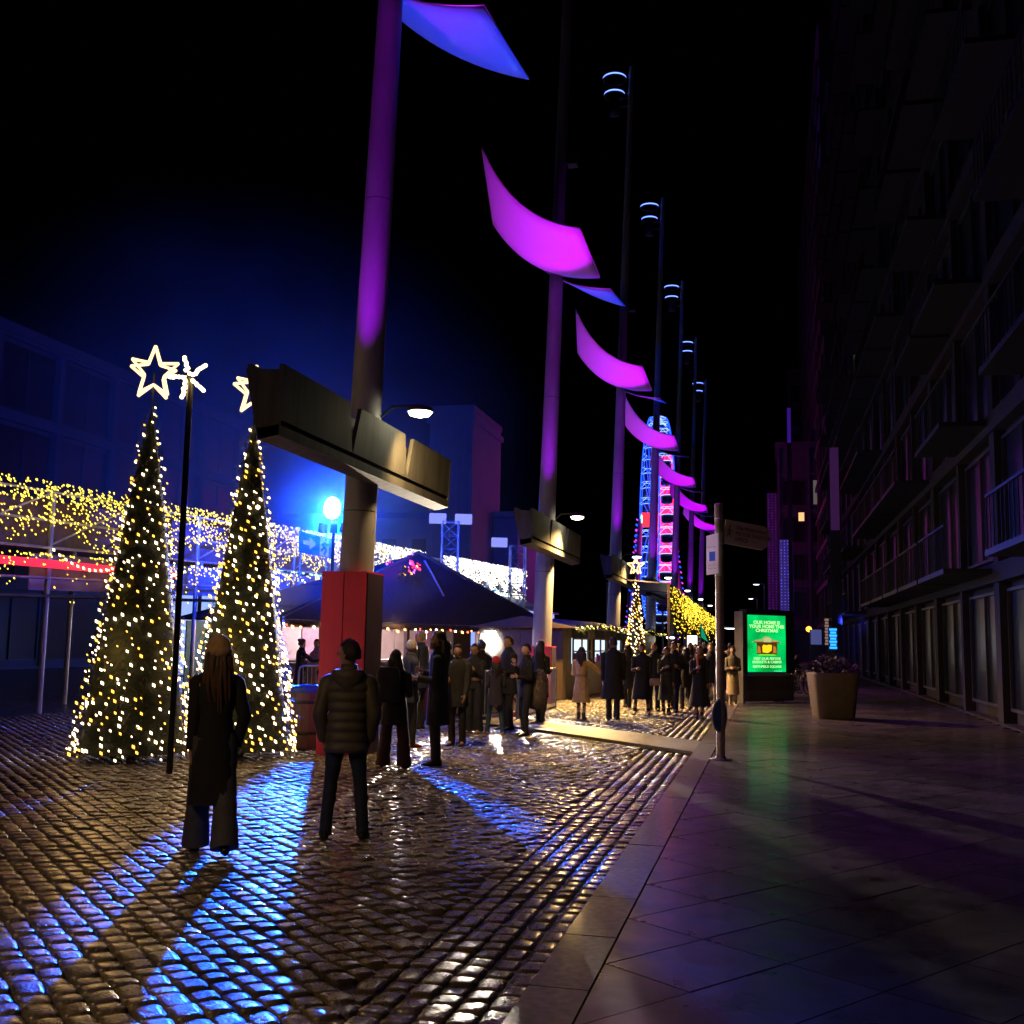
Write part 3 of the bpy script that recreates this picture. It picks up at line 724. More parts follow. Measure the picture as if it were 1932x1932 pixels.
# ------------------------------------------------------------------ small hut with glowing windows
def small_hut(label, a, b, ez, seed, win=True, D=2.6):
    A = Vector((a[0], a[1], 0)); B = Vector((b[0], b[1], 0)); u = (B - A).normalized(); n = Vector((-u.y, u.x, 0)); L = (B - A).length
    t = thing('market_hut', label, 'market hut', group='small wooden market huts')
    z3 = lambda p, z: Vector((p.x, p.y, z))
    N = 18
    for k in range(N):
        a_, b_ = A.lerp(B, k / N + .001), A.lerp(B, (k + 1) / N - .001)
        c = (k + .5) / N
        op = win and (.12 < c < .36 or .42 < c < .62 or .70 < c < .88)
        if op:
            MB().slab([z3(a_, .05), z3(b_, .05), z3(b_, 1.05), z3(a_, 1.05)], .05).build('wall_board', M_plank, t)
        else: MB().slab([z3(a_, .05), z3(b_, .05), z3(b_, ez), z3(a_, ez)], .05).build('wall_board', M_plank, t)
    for (s0, s1) in ((.12, .36), (.42, .62), (.70, .88)) if win else ():
        f = MB()
        for s in (s0, (s0 + s1) / 2, s1): f.box(tuple(z3(A.lerp(B, s) - n * .03, 1.42)), (.05, .05, .78), rz=math.atan2(u.y, u.x))
        for z in (1.06, 1.42, 1.80):
            f.box(tuple(z3(A.lerp(B, (s0 + s1) / 2) - n * .035, z)), ((s1 - s0) * L, .05, .045), rz=math.atan2(u.y, u.x))
        o = f.build('window', M_plank, t)
        pg = MB().slab([z3(A.lerp(B, s0) + n * .02, 1.05), z3(A.lerp(B, s1) + n * .02, 1.05), z3(A.lerp(B, s1) + n * .02, 1.82), z3(A.lerp(B, s0) + n * .02, 1.82)], .01)
        g_ = pg.build('pane', glow('lit_hut_pane', (.62, .82, 1.0), 1.15, nee=True), None); g_.parent = o
        # goods seen against the light
        gd = MB(); rr = random.Random(seed + int(s0 * 100))
        for k in range(14):
            s = s0 + (s1 - s0) * rr.random(); p = A.lerp(B, s) - n * rr.uniform(.02, .1); hgt = rr.uniform(.08, .30)
            gd.box(tuple(z3(p, 1.08 + hgt / 2)), (rr.uniform(.04, .12), .05, hgt), rr.randrange(2), rz=rr.uniform(0, 1))
        gd.build('goods', [mat('magenta_wrapping', (.35, .03, .25), .4), mat('dark_goods', (.03, .02, .05), .5)], t, kind='stuff')
    C_, D_ = B + n * D, A + n * D
    for p, q in ((B, C_), (C_, D_), (D_, A)):
        for k in range(6):
            MB().slab([z3(p.lerp(q, k / 6 + .002), .05), z3(p.lerp(q, (k + 1) / 6 - .002), .05), z3(p.lerp(q, (k + 1) / 6 - .002), ez), z3(p.lerp(q, k / 6 + .002), ez)], .05).build('wall_board', M_plank, t)
    o_ = .3; e0, e1, e2, e3 = z3(A - u * o_ - n * .5, ez), z3(B + u * o_ - n * .5, ez), z3(C_ + u * o_ + n * .2, ez), z3(D_ - u * o_ + n * .2, ez)
    r0, r1 = (e0 + e3) / 2 + Vector((0, 0, .34)), (e1 + e2) / 2 + Vector((0, 0, .34))
    for (p, q, s, w_) in ((e0, e1, r1, r0), (e2, e3, r0, r1)):
        for k in range(5):
            f0, f1 = k / 5, (k + 1) / 5; MB().slab([p.lerp(w_, f0), q.lerp(s, f0), q.lerp(s, f1 + .01), p.lerp(w_, f1 + .01)], .03).build('roof_board', M_roof, t)
    for p, q, s in ((e1, e2, r1), (e0, e3, r0)): MB().slab([p, q, s], .04).build('gable', M_plank, t)
    garland(t, [e0 + Vector((0, 0, -.02)), e0.lerp(e1, .33) + Vector((0, 0, .10)), e0.lerp(e1, .66) + Vector((0, 0, -.02)), e1 + Vector((0, 0, .05))], .20, nb=42, seed=seed, br=.033, mats=[M_bulby, M_bulbp], drop=.0)
    return t
hx0, hx1 = atx(1052, 1200, -6.9), atx(1178, 1200, -6.35)
hx0 = at(1062, 1200, 31.0); hx1 = at(1182, 1200, 40.0)
small_hut('small dark hut with three glowing windows, behind the tan coat woman', hx0, hx1, 2.1, 31)
h3 = at(1188, 1200, 43); h4 = at(1236, 1200, 54)
small_hut('dark closed hut beyond the slim cone tree', h3, h4, 2.1, 37, win=False)
# stalls beyond, each with its own net of yellow lights
def lit_stall(label, Y0, Y1, x0, x1, seed, nb, mats):
    A = Vector((x0, Y0, 0)); B = Vector((x1, Y1, 0)); u = (B - A).normalized(); n = Vector((-u.y, u.x, 0)); L = (B - A).length
    t = thing('light_covered_stall', label, 'market stall', group='stalls hung with yellow light nets')
    z3 = lambda p, z: Vector((p.x, p.y, z))
    top = 4.15
    for s in (0, .5, 1):
        for d in (0, 2.5): p = A.lerp(B, s) + n * d; MB().box((p.x, p.y, top / 2), (.09, .09, top)).build('post', M_plank, t)
    for k in range(8):
        a_, b_ = A.lerp(B, k / 8 + .002) + n * .03, A.lerp(B, (k + 1) / 8 - .002) + n * .03
        MB().slab([z3(a_, 2.15), z3(b_, 2.15), z3(b_, top), z3(a_, top)], .04).build('front_board', M_plank, t)
    MB().slab([z3(A, top), z3(B, top), z3(B + n * 2.5, top + .2), z3(A + n * 2.5, top + .2)], .05).build('roof', M_roof, t)
    rr = random.Random(seed); mb = MB()
    for k in range(nb):
        s = rr.random() ** .8 if k % 3 else rr.random(); z = top - abs(rr.gauss(0, .85)) - .02
        if z < 1.95 - .3 * rr.random() - .1 * math.sin(s * 20): continue
        mb.octa(z3(A.lerp(B, s) - n * rr.uniform(.03, .15), z + .06 * math.sin(s * 25)), .017 * (1 + Y0 / 90) * rr.uniform(.7, 1.2), rr.randrange(len(mats)), 1.6, STREAK)
    mb.build('light_net', mats, t, kind='stuff')
    if seed % 2: 
        p = A.lerp(B, .5) + n * .8
        MB().box((p.x, p.y, 2.0), (.4, .4, .08)).build('stall_lamp', glow('stall_lamp_glow', (1, .95, .85), 12, nee=False), t)
        lamp_light('POINT', (p.x, p.y, 1.9), 60, (1, .85, .6), t, size=.1)
ys = [44, 53, 63, 75, 90, 110]
for k in range(5):
    pa = at([1262, 1284, 1303, 1320, 1336][k], 1200, ys[k]); pb = at([1284, 1303, 1320, 1336, 1352][k], 1200, ys[k + 1] - 1)
    lit_stall(['nearest stall of the row under yellow light nets, right of the slim tree', 'second stall of the yellow light net row', 'third stall of the yellow light net row', 'fourth stall of the yellow light net row', 'farthest stall of the yellow light net row, by the signpost'][k],
              ys[k], ys[k + 1] - 1, pa.x, pb.x, 50 + k, [110, 260, 250, 200, 160][k], [M_bulby, glow('deep_yellow_bulb', (1.0, .62, .03), 1.6, nee=False)])

# ------------------------------------------------------------------ gantry with light nets behind the huts
def gantry():
    X = -15.0; t = thing('light_net_gantry', 'long raised steel gantry draped in nets of fairy lights behind the huts', 'gantry')
    y0, y1 = 17.0, atx(988, 1100, X).y
    topz = lambda y: 4.95 + (y - 25) * .026
    mw = mat('white_painted_tube', (.55, .56, .60), .4, .3); n = int((y1 - y0) / 3.0)
    pm = MB().cyl((0, 0, 0), (0, 0, 1), .06, n=8).mesh('post', [mw])
    for k in range(n + 1):
        y = y0 + (y1 - y0) * k / n
        for dx in (0, -1.6):
            o = link('post', pm, t, (X + dx, y, 0)); o.scale = (1, 1, topz(y) - .1)
    for k in range(n):
        a, b = y0 + (y1 - y0) * k / n, y0 + (y1 - y0) * (k + 1) / n
        MB().cyl((X, a, topz(a) - 1.25), (X, b, topz(b) - .1), .025, n=6).build('brace', mw, t)
        for f in (.1, .72, 1.3, 1.95):
            MB().cyl((X + .02, a, topz(a) - f), (X + .02, b, topz(b) - f), .03, n=6).build('rail', mw, t)
        # blue banner and deck strip
        if a > 20:
            MB().slab([(X - .5, a + .05, topz(a) - 2.2), (X - .5, b - .05, topz(b) - 2.2), (X - .5, b - .05, topz(b) - 1.4), (X - .5, a + .05, topz(a) - 1.4)], .03).build('banner', mat('blue_white_banner', (.25, .35, .62), .5, var=.35, vscale=1.2), t)
        MB().slab([(X - 1.7, a, topz(a) - 2.3), (X + .1, a, topz(a) - 2.3), (X + .1, b, topz(b) - 2.3), (X - 1.7, b, topz(b) - 2.3)], .06).build('deck', M_dark, t)
        MB().slab([(X - 1.5, a + .02, topz(a) - 1.2), (X - 1.5, b - .02, topz(b) - 1.2), (X - 1.5, b - .02, topz(b) - .05), (X - 1.5, a + .02, topz(a) - .05)], .03).build('back_panel', mat('dark_mauve_panel', (.20, .15, .22), .5, var=.4, vscale=2), t)
    rr = random.Random(77); nets = [MB() for _ in range(3)]
    for k in range(8200):
        y = y0 + (y1 - y0) * rr.random() ** .9
        if atx(0, 0, 1) is None: pass
        f = rr.random()
        if f < .42: z = topz(y) + .10 - rr.random() * .42
        elif f < .86: z = topz(y) - .3 - 1.05 * rr.random() * (.75 + .25 * math.sin(y * 2.1))
        else: z = topz(y) - 1.45 - 1.05 * rr.random() ** 2 * abs(math.sin(y * 1.3))
        if 45.5 < y < 48.5 and z > topz(y) - .6: continue
        x = X + .12 + rr.uniform(-.08, .12)
        r_ = .0115 + .00026 * y
        i = 0 if y < 37 + rr.gauss(0, 3.5) else (1 if rr.random() < .6 and y < 40 or rr.random() < .45 else 2)
        nets[i].octa((x, y, z), r_ * rr.uniform(.7, 1.15), 0, 1.7, (.3, .62, -.78))
    for m_, mm in zip(nets, (M_bulby, M_bulbp, M_bulbc)): m_.build('light_net', mm, t, kind='stuff')
    # swags between
    sw = MB()
    for k in range(14):
        a = y0 + 3 + k * 3.0
        for q in range(15):
            s = q / 14; y = a + 3 * s
            if y < y1: sw.octa((X + .15, y, topz(y) - 1.35 - .38 * 4 * s * (1 - s)), .03, 0, 1.6, (.3, .62, -.78))
    sw.build('light_swag', M_bulbp, t, kind='stuff')
    rd = MB().slab([(X + .1, 17.2, 3.05), (X + .1, 25.2, 3.15), (X + .1, 25.2, 3.32), (X + .1, 17.2, 3.22)], .05)
    rd.build('red_strip', glow('red_strip_glow', (1, .02, .05), 1.2, nee=False), t)
    return t
gantry()
def exit_sign():
    p = at(572, 1026, 29.0); X = -13.9
    a, b = atx(567, 1026, X), atx(628, 1026, X); zt, zb = atx(597, 1009, X).z, atx(597, 1048, X).z
    t = thing('exit_sign', 'blue lit emergency exit sign with an arrow and a running figure', 'sign', (X, (a.y + b.y) / 2, 0))
    L = b.y - a.y; hgt = zt - zb; zc = (zt + zb) / 2
    MB().box((-.04, 0, zc), (.05, L, hgt)).build('sign_panel', glow('exit_sign_green', (.0, .14, .62), .55, nee=False), t)
    mw = glow('sign_white', (.32, .40, 1.0), .8, nee=False)
    def T(u, v): return Vector((-.008, -L / 2 + L * u, zc - hgt / 2 + hgt * v))
    MB().slab([T(.08, .42), T(.28, .42), T(.28, .22), T(.47, .53), T(.28, .84), T(.28, .62), T(.08, .62)], .006).build('arrow', mw, t)
    MB().slab([T(.60, .05), T(.88, .05), T(.88, .95), T(.60, .95)], .006).build('doorway', mw, t)
    fg = MB(); k = lambda u, v: T(u, v) + Vector((.01, 0, 0)); W_ = .035
    for P in ([(.74, .72), (.72, .5), (.78, .34), (.72, .12)], [(.72, .5), (.66, .34), (.62, .28)], [(.74, .68), (.80, .56), (.84, .62)], [(.73, .68), (.67, .6), (.64, .5)]):
        fg.tube([k(*q) for q in P], .05, 5, ell=1)
    fg.lathe([(.001, -.07), (.07, 0), (.001, .07)], tuple(k(.76, .86)), 8)
    fg.build('running_figure', MATS['exit_sign_green'], t)
    for s in (-.4, .4): MB().cyl((-.1, L * s, 0), (-.1, L * s, zc), .03, n=6).build('post', M_steel, t)
exit_sign()

# marquee roofs behind, lit white and blue from inside
def marquee(label, X, Y0, Y1, wall, ridge, wcol, strength, roof):
    t = thing('marquee', label, 'marquee', group='lit marquees behind the market')
    mw = glow('lit_canvas_%s' % roof, wcol, strength, nee=True)
    n = max(2, int((Y1 - Y0) / 4))
    for k in range(n):
        a, b = Y0 + (Y1 - Y0) * k / n, Y0 + (Y1 - Y0) * (k + 1) / n
        MB().slab([(X, a + .03, .1), (X, b - .03, .1), (X, b - .03, wall), (X, a + .03, wall)], .04).build('wall_panel', mw, t)
        MB().slab([(X + .2, a, wall), (X + .2, b, wall), (X - 4, b, ridge), (X - 4, a, ridge)], .04).build('roof_panel', mat(roof, dict(blue_canvas=(.05, .12, .5), white_canvas=(.6, .62, .7))[roof], .5, var=.1), t)
        MB().slab([(X - 8, a, wall), (X - 4, a, ridge), (X - 4, b, ridge), (X - 8, b, wall)], .04).build('roof_panel', MATS[roof], t)
        MB().cyl((X + .03, a, 0), (X + .03, a, wall), .05, n=6).build('post', M_steel, t)
    MB().slab([(X, Y0, .1), (X, Y0, wall), (X - 4, Y0, ridge), (X - 8, Y0, wall), (X - 8, Y0, .1)], .04).build('gable', mw, t)
    MB().cyl((X + .22, Y0, wall), (X + .22, Y1, wall), .06, n=6).build('gutter', mat('pale_gutter', (.5, .45, .5), .4), t)
    mb = MB(); rr = random.Random(int(Y0))
    for k in range(90):
        y = Y0 + (Y1 - Y0) * rr.random(); s = rr.choice((.55, .72, .86))
        mb.octa((X - 4 * s, y, wall + (ridge - wall) * s + .08), .05, 0, 2.2, (.2, .9, -.3))
    mb.build('roof_light', glow('icy_roof_light', (.3, .75, 1.0), 5, nee=False), t, kind='stuff')
marquee('long marquee with a blue roof and white lit side, right of the second mast', -12.6, 42, 64, 3.35, 4.9, (.26, .36, 1.0), 1.1, 'blue_canvas')
marquee('white marquee under the gantry, left of the second mast', -17.2, 40, 62, 4.0, 4.6, (.34, .50, 1.0), .95, 'white_canvas')

# truss towers with twin floodlights
def truss(label, x, ytop, Y, heads, xh):
    p = at(x, ytop, Y); t = thing('truss_tower', label, 'truss tower', (p.x, p.y, 0), R(20), 'truss towers with floodlights')
    h = p.z; w = .30; mw = mat('aluminium_truss', (.55, .57, .62), .35, .6)
    for sx in (-1, 1):
        for sy in (-1, 1): MB().cyl((sx * w, sy * w, 0), (sx * w, sy * w, h), .03, n=6).build('chord', mw, t)
    lb = MB(); n = int(h / .5)
    for k in range(n):
        a, b = h * k / n, h * (k + 1) / n
        for (p1, p2) in (((-w, -w), (w, -w)), ((w, -w), (w, w)), ((w, w), (-w, w)), ((-w, w), (-w, -w))):
            lb.cyl((*(p1 if k % 2 else p2), a), (*(p2 if k % 2 else p1), b), .015, n=4); lb.cyl((*p1, b), (*p2, b), .012, n=4)
    lb.build('lacing', mw, t)
    for q in heads:
        MB().box((q, 0, h + .12), (.62, .28, .36)).build('floodlight_head', glow('bluish_lamp_housing', (.42, .45, .85), .55, nee=False), t)
    MB().cyl((min(heads) - .3, 0, h - .02), (max(heads) + .3, 0, h - .02), .03, n=6).build('cross_bar', mw, t)
    lamp_light('SPOT', (0, -.3, h + .1), 1500, (.0, .05, 1.0), t, (2.5, -8, 3.2), 46, .6, .3)
truss('aluminium truss tower carrying two floodlights, above the bar hut roof', 850, 985, 38, (-.48, .48), 0)
truss('shorter aluminium truss tower with one floodlight, left of the second mast', 977, 1030, 42, (-.75,), 0)

# ------------------------------------------------------------------ ferris wheel
def wheel():
    c = at(1237, 981, 110); rad = 10.5
    t = thing('ferris_wheel', 'tall ferris wheel lit blue and red, seen nearly edge on between the masts', 'ferris wheel', (c.x, c.y, 0), R(23.6))
    # local: wheel axis ~ across; wheel plane = local Y-Z turned slightly towards us
    ph = R(12); ux, uy = math.sin(ph), math.cos(ph)    # in-plane horizontal direction
    ax = Vector((uy, -ux, 0)); hz = c.z
    def P(r_, a, d): return Vector((-ux * r_ * math.cos(a), -uy * r_ * math.cos(a), hz + r_ * math.sin(a))) + ax * d
    mbl = glow('blue_rim_light', (.01, .07, 1.0), 2.2, nee=False); mwh = glow('white_gondola_light', (.35, .52, 1.0), 1.7, nee=False); mrd = glow('red_spoke_light', (1.0, .01, .06), 3.0, nee=False)
    mpk = glow('pink_spoke_light', (.7, .05, .8), 1.3, nee=False); NG = 36
    for d in (-.7, .7):
        MB().tube([P(rad, 2 * math.pi * k / 72, d) for k in range(73)], .075, 6).build('rim', mbl, t)
        MB().tube([P(rad * .90, 2 * math.pi * k / 72, d * .85) for k in range(73)], .04, 5).build('inner_rim', mbl, t)
    sp = MB().tube([(0, 0, .6), (0, 0, 1)], .03, 4)
    for k in range(NG):
        a = 2 * math.pi * k / NG
        if k % 2 == 0:
            for d in (-.7, .7): MB().tube([P(.6, a, d * .6), P(rad * .9, a, d * .9)], .04, 4).build('spoke', mbl if d < 0 else mpk, t)
            MB().tube([P(.5, a, 1.25), P(rad * (.80 if k % 4 else .45), a, 1.2)], [.40, .22], 6).build('star_arm', mrd, t)
        a2 = a + math.pi / NG; l = MB()
        for q in (-.7, .7): l.tube([P(rad, a, q), P(rad, a2, -q)], .03, 4); l.tube([P(rad * .9, a, q), P(rad, a2, q)], .03, 4)
        l.build('rim_lacing', mbl, t)
        g = P(rad + .0, a, 0); gb = MB()
        gb.loft([[(g.x + .58 * s * math.cos(q), g.y + .75 * s * math.sin(q), g.z + z) for q in [math.pi / 4 * j for j in range(8)]] for s, z in ((.5, -1.5), (.95, -1.35), (1.0, -.75), (.8, -.7))])
        gb.build('gondola', mat('dark_gondola', (.05, .06, .1), .4), t)
        gl = MB(); 
        gl.tube([(g.x + .62 * math.cos(math.pi / 4 * j), g.y + .8 * math.sin(math.pi / 4 * j), g.z - .72) for j in range(9)], .028, 4)
        gl.tube([(g.x + .62 * math.cos(math.pi / 4 * j), g.y + .8 * math.sin(math.pi / 4 * j), g.z - .02) for j in range(9)], .025, 4)
        for j in (0, 4): gl.cyl((g.x + .8 * math.cos(math.pi / 4 * j), g.y + .8 * math.sin(math.pi / 4 * j), g.z - .72), (g.x, g.y, g.z + .1), .02, n=4)
        gl.build('gondola_light', mwh, t)
    MB().cyl(P(0, 0, -1.4), P(0, 0, 1.4), .75, n=20).build('hub', glow('red_hub_light', (1, .03, .05), 1.5, nee=False), t)
    MB().cyl(P(0, 0, -1.5), P(0, 0, -1.4), .5, n=16).build('hub_disc', glow('green_hub_light', (.3, 1, .8), 2, nee=False), t)
    for d in (-2.2, 2.2):
        for s in (-1, 1):
            top = P(0, 0, d * .7); ft = Vector((ux * 5.5 * s, uy * 5.5 * s, 0)) + ax * d * 1.2
            MB().tube([top, ft], [.22, .3], 8).build('support_leg', mat('wheel_support', (.3, .25, .5), .4), t)
            lt = MB(); o_ = ax * (-.35 if d < 0 else .35)
            for k in range(26): lt.octa(top.lerp(ft, k / 26) + o_, .11, k % 2, 1.4, STREAK)
            lt.build('leg_light', [mpk, mbl], t, kind='stuff')
    return t
wheel()
# ------------------------------------------------------------------ people
SKINS = {'fair': (.46, .28, .20), 'tan': (.36, .20, .13), 'deep': (.16, .09, .06)}
def skin_mat(k): return mat('skin_' + k, SKINS[k], .5, var=.08, vscale=20)
def cloth(name, c, rough=.8, **kw): return mat('cloth_' + name, c, rough, var=kw.pop('var', .3), vscale=kw.pop('vscale', 9), bump=kw.pop('bump', .25), bscale=kw.pop('bscale', 40), sheen=.02, **kw)
def ringz(c, rx, ry, n=18, rot=0.0, p=2.3, tilt=None):
    out = []
    for j in range(n):
        a = 2 * math.pi * j / n; ca, sa = math.cos(a), math.sin(a)
        x = rx * math.copysign(abs(ca) ** (2 / p), ca); y = ry * math.copysign(abs(sa) ** (2 / p), sa)
        if rot: x, y = x * math.cos(rot) - y * math.sin(rot), x * math.sin(rot) + y * math.cos(rot)
        out.append(Vector((c[0] + x, c[1] + y, c[2])))
    return out
def head_mesh(mb, M, s, detail, mi_skin=0, mi_dark=1, mi_lip=2):
    """head sculpted on a sphere; local origin at the head centre, +Y is the face; M places it"""
    nu, nv = (22, 16) if detail else (14, 10); vs = []; fs = []
    for j in range(nv + 1):
        th = math.pi * j / nv
        for i in range(nu):
            a = 2 * math.pi * i / nu
            x, y, z = math.sin(th) * math.cos(a), math.sin(th) * math.sin(a), math.cos(th)
            X, Y, Z = x * .075, y * .093, z * .118
            if z < 0: k = -z; X *= 1 - .30 * k; Y = Y * (1 - .20 * k) + .012 * k
            if z < -.25 and y < 0: Y *= .80
            if y > .55 and abs(x) < .5:
                fz = z; f = max(0, 1 - abs(x) / .42)
                Y += .020 * f * f * math.exp(-((fz + .12) / .13) ** 2)       # nose
                Y += .007 * f * math.exp(-((fz + .47) / .08) ** 2)           # lips
                Y += .008 * f * math.exp(-((fz + .78) / .12) ** 2)           # chin
                Y += .004 * math.exp(-((fz - .25) / .10) ** 2)               # brow
                Y -= .007 * math.exp(-((abs(x) - .30) / .13) ** 2) * math.exp(-((fz - .06) / .10) ** 2)   # sockets
            vs.append(M @ (Vector((X, Y, Z)) * s))
    for j in range(nv):
        for i in range(nu): a = j * nu + i; b = j * nu + (i + 1) % nu; fs.append((a, a + nu, b + nu, b))
    mb.add(vs, fs, mi_skin, True)
    for sx in (-1, 1):
        c = M @ (Vector((sx * .029, .079, .006)) * s); mb.octa(c, .009 * s, mi_dark, 1.0)
        b = [M @ (Vector((sx * q, .087 - q * .25, .030 + .004 * math.sin(q * 60))) * s) for q in (.014, .03, .046)]; mb.tube(b, .0035 * s, 5, mi_dark)
        E_ = [M @ (Vector((sx * .073, .0 + .016 * math.cos(q), -.008 + .028 * math.sin(q))) * s) for q in [math.pi * 2 * k / 8 for k in range(8)]]
        cen = M @ (Vector((sx * .090, -.008, -.004)) * s); mb.add(E_ + [cen], [(k, (k + 1) % 8, 8) if sx > 0 else ((k + 1) % 8, k, 8) for k in range(8)], mi_skin, True)
    mb.tube([M @ (Vector((q, .088 - abs(q) * .35, -.056)) * s) for q in (-.021, 0, .021)], .0045 * s, 5, mi_lip)
def skin_body(J, Rd, edges, lvl=1):
    me = bpy.data.meshes.new('body'); names = list(J); idx = {n: i for i, n in enumerate(names)}
    me.from_pydata([tuple(J[n]) for n in names], [(idx[a], idx[b]) for a, b in edges], []); me.update()
    o = bpy.data.objects.new('tmp', me); COL.objects.link(o)
    md = o.modifiers.new('Skin', 'SKIN'); md.use_smooth_shade = True
    sv = me.skin_vertices[0].data
    for n in names:
        r_ = Rd[n]; sv[idx[n]].radius = r_ if isinstance(r_, tuple) else (r_, r_)
        sv[idx[n]].use_root = (n == 'pelvis')
    if lvl: sb = o.modifiers.new('Sub', 'SUBSURF'); sb.levels = lvl
    dg = bpy.context.evaluated_depsgraph_get(); out = bpy.data.meshes.new_from_object(o.evaluated_get(dg))
    bpy.data.objects.remove(o); bpy.data.meshes.remove(me); return out
def person(label, foot, facing, H=1.72, sex='m', skin='fair', head=(0, 0), stance='stand', armL='down', armR='down',
           top=('jacket', 'black', (.012, .012, .014)), length=.48, legs=('trousers', 'navy', (.02, .025, .04)), shoe=(.015, .015, .015),
           hair=('short', (.02, .013, .01)), hat=None, scarf=None, glasses=False, beard=False, hood=False, detail=1, group='people at the market', lean=0.0, hemflare=1.0, wide=1.0, puffer=False, legw=1.0, belt=None):
    fx, fy = foot[0], foot[1]
    base = math.atan2(-fx, fy); t = thing('person', label, 'person', (fx, fy, foot[2] if len(foot) > 2 else 0), base + R(facing), group)
    s = H / 1.75; w = 1.0 if sex == 'm' else .90; w *= wide
    hip, knee, ank = .93 * s, .50 * s, .08 * s; sh = 1.405 * s; neck = 1.50 * s; hc = H - .125 * s
    ly = lean * .35 * s
    J = {}; Rd = {}
    J['pelvis'] = Vector((0, 0, hip)); J['belly'] = Vector((0, ly * .3, 1.10 * s)); J['chest'] = Vector((0, ly * .7, 1.32 * s)); J['neck0'] = Vector((0, ly, 1.45 * s)); J['neck1'] = Vector((0, ly + .01, neck + .05 * s))
    Rd.update(pelvis=(.13 * w * s, .10 * s), belly=(.115 * w * s, .09 * s), chest=(.14 * w * s, .10 * s), neck0=.062 * s, neck1=.052 * s)
    Ed = [('pelvis', 'belly'), ('belly', 'chest'), ('chest', 'neck0'), ('neck0', 'neck1')]
    ST = {'stand': ((.095, .0, 0), (.095, .02, 0)), 'apart': ((.16, .02, 0), (.17, .0, .0)), 'walk': ((.085, .26, 0), (.09, -.24, 0)), 'walk2': ((.085, -.22, 0), (.09, .24, 0)), 'wide': ((.17, .10, 0), (.16, -.06, 0)), 'cross': ((.06, .05, 0), (.07, -.03, 0))}[stance]
    feet = []
    for k, (nm, sx) in enumerate((('L', -1), ('R', 1))):
        dx, dy, _ = ST[k]; f = Vector((sx * dx * s, dy * s, ank)); hp = Vector((sx * .085 * s, 0, hip - .03)); kn = hp.lerp(f, .5) + Vector((sx * .005, .035 * s if dy >= 0 else .06 * s, 0)); kn.z = knee
        if dy < -.15: f.z += .05 * s
        J['hip' + nm], J['knee' + nm], J['ank' + nm] = hp, kn, f; toe = f + Vector((sx * .03, .13 * s, -.045 * s)); J['toe' + nm] = toe
        Rd.update({'hip' + nm: .083 * s, 'knee' + nm: .055 * s, 'ank' + nm: .038 * s, 'toe' + nm: .03 * s})
        Ed += [('pelvis', 'hip' + nm), ('hip' + nm, 'knee' + nm), ('knee' + nm, 'ank' + nm), ('ank' + nm, 'toe' + nm)]; feet.append((f, sx))
    AR = {'down': ((.06, .0, -1), (.02, .10, -1)), 'pocket': ((.24, -.14, -1), (-.16, .24, -.92)), 'bent': ((.12, .05, -1), (-.35, .95, .10)), 'hold': ((.10, .15, -1), (-.50, .72, .42)), 'face': ((.12, .35, -1), (-.35, .45, 1.0)),
          'out': ((.75, .35, -.65), (.65, .30, -.55)), 'swing': ((.10, .25, -1), (.0, .45, -.85)), 'back': ((.10, -.28, -1), (.02, -.1, -1)), 'reach': ((.15, .75, -.55), (-.1, 1, .05)), 'phone': ((.12, .2, -1), (-.45, .8, .62))}
    arms = {}
    for nm, sx, pose in (('L', -1, armL), ('R', 1, armR)):
        S = Vector((sx * (.168 * w) * s, ly, sh - .01 * s)); a, b = AR[pose]
        d1 = Vector((sx * a[0], a[1], a[2])).normalized(); d2 = Vector((sx * b[0], b[1], b[2])).normalized()
        E_ = S + d1 * .30 * s; Wr = E_ + d2 * .25 * s
        J['sh' + nm], J['el' + nm], J['wr' + nm] = S, E_, Wr; Rd.update({'sh' + nm: .058 * s, 'el' + nm: .042 * s, 'wr' + nm: (.029 * s, .024 * s)})
        Ed += [('chest', 'sh' + nm), ('sh' + nm, 'el' + nm), ('el' + nm, 'wr' + nm)]; arms[nm] = (S, E_, Wr, d2, sx)
        # hand: palm plus five separate curled fingers
        side = Vector((0, 1, 0)) if abs(d2.z) > .6 else Vector((0, 0, 1)); side = (side - d2 * side.dot(d2)).normalized(); pn = d2.cross(side) * (-sx)   # pn towards the palm side
        pa = Wr + d2 * .045 * s; J['palm' + nm] = pa; Rd['palm' + nm] = (.034 * s, .020 * s); Ed.append(('wr' + nm, 'palm' + nm))
        curl = .9 if pose in ('bent', 'hold', 'face', 'phone', 'pocket') else .42
        if detail:
            for q, (off, ln) in enumerate(((.030, .068), (.010, .078), (-.010, .072), (-.028, .056))):
                k0 = pa + d2 * .042 * s + side * off * s; d = d2.copy(); pt = k0; J['f%d0%s' % (q, nm)] = k0; Rd['f%d0%s' % (q, nm)] = .0092 * s; Ed.append(('palm' + nm, 'f%d0%s' % (q, nm)))
                for z in (1, 2):
                    d = (d + pn * curl * .7).normalized(); pt = pt + d * ln * s / 2; J['f%d%d%s' % (q, z, nm)] = pt; Rd['f%d%d%s' % (q, z, nm)] = (.0085, .0072)[z - 1] * s; Ed.append(('f%d%d%s' % (q, z - 1, nm), 'f%d%d%s' % (q, z, nm)))
            th = Wr + d2 * .022 * s + side * .034 * s + pn * .008 * s; J['t0' + nm] = th; J['t1' + nm] = th + (d2 * .6 + side * .45 + pn * .5).normalized() * .036 * s; J['t2' + nm] = J['t1' + nm] + (d2 + pn * .6).normalized() * .026 * s
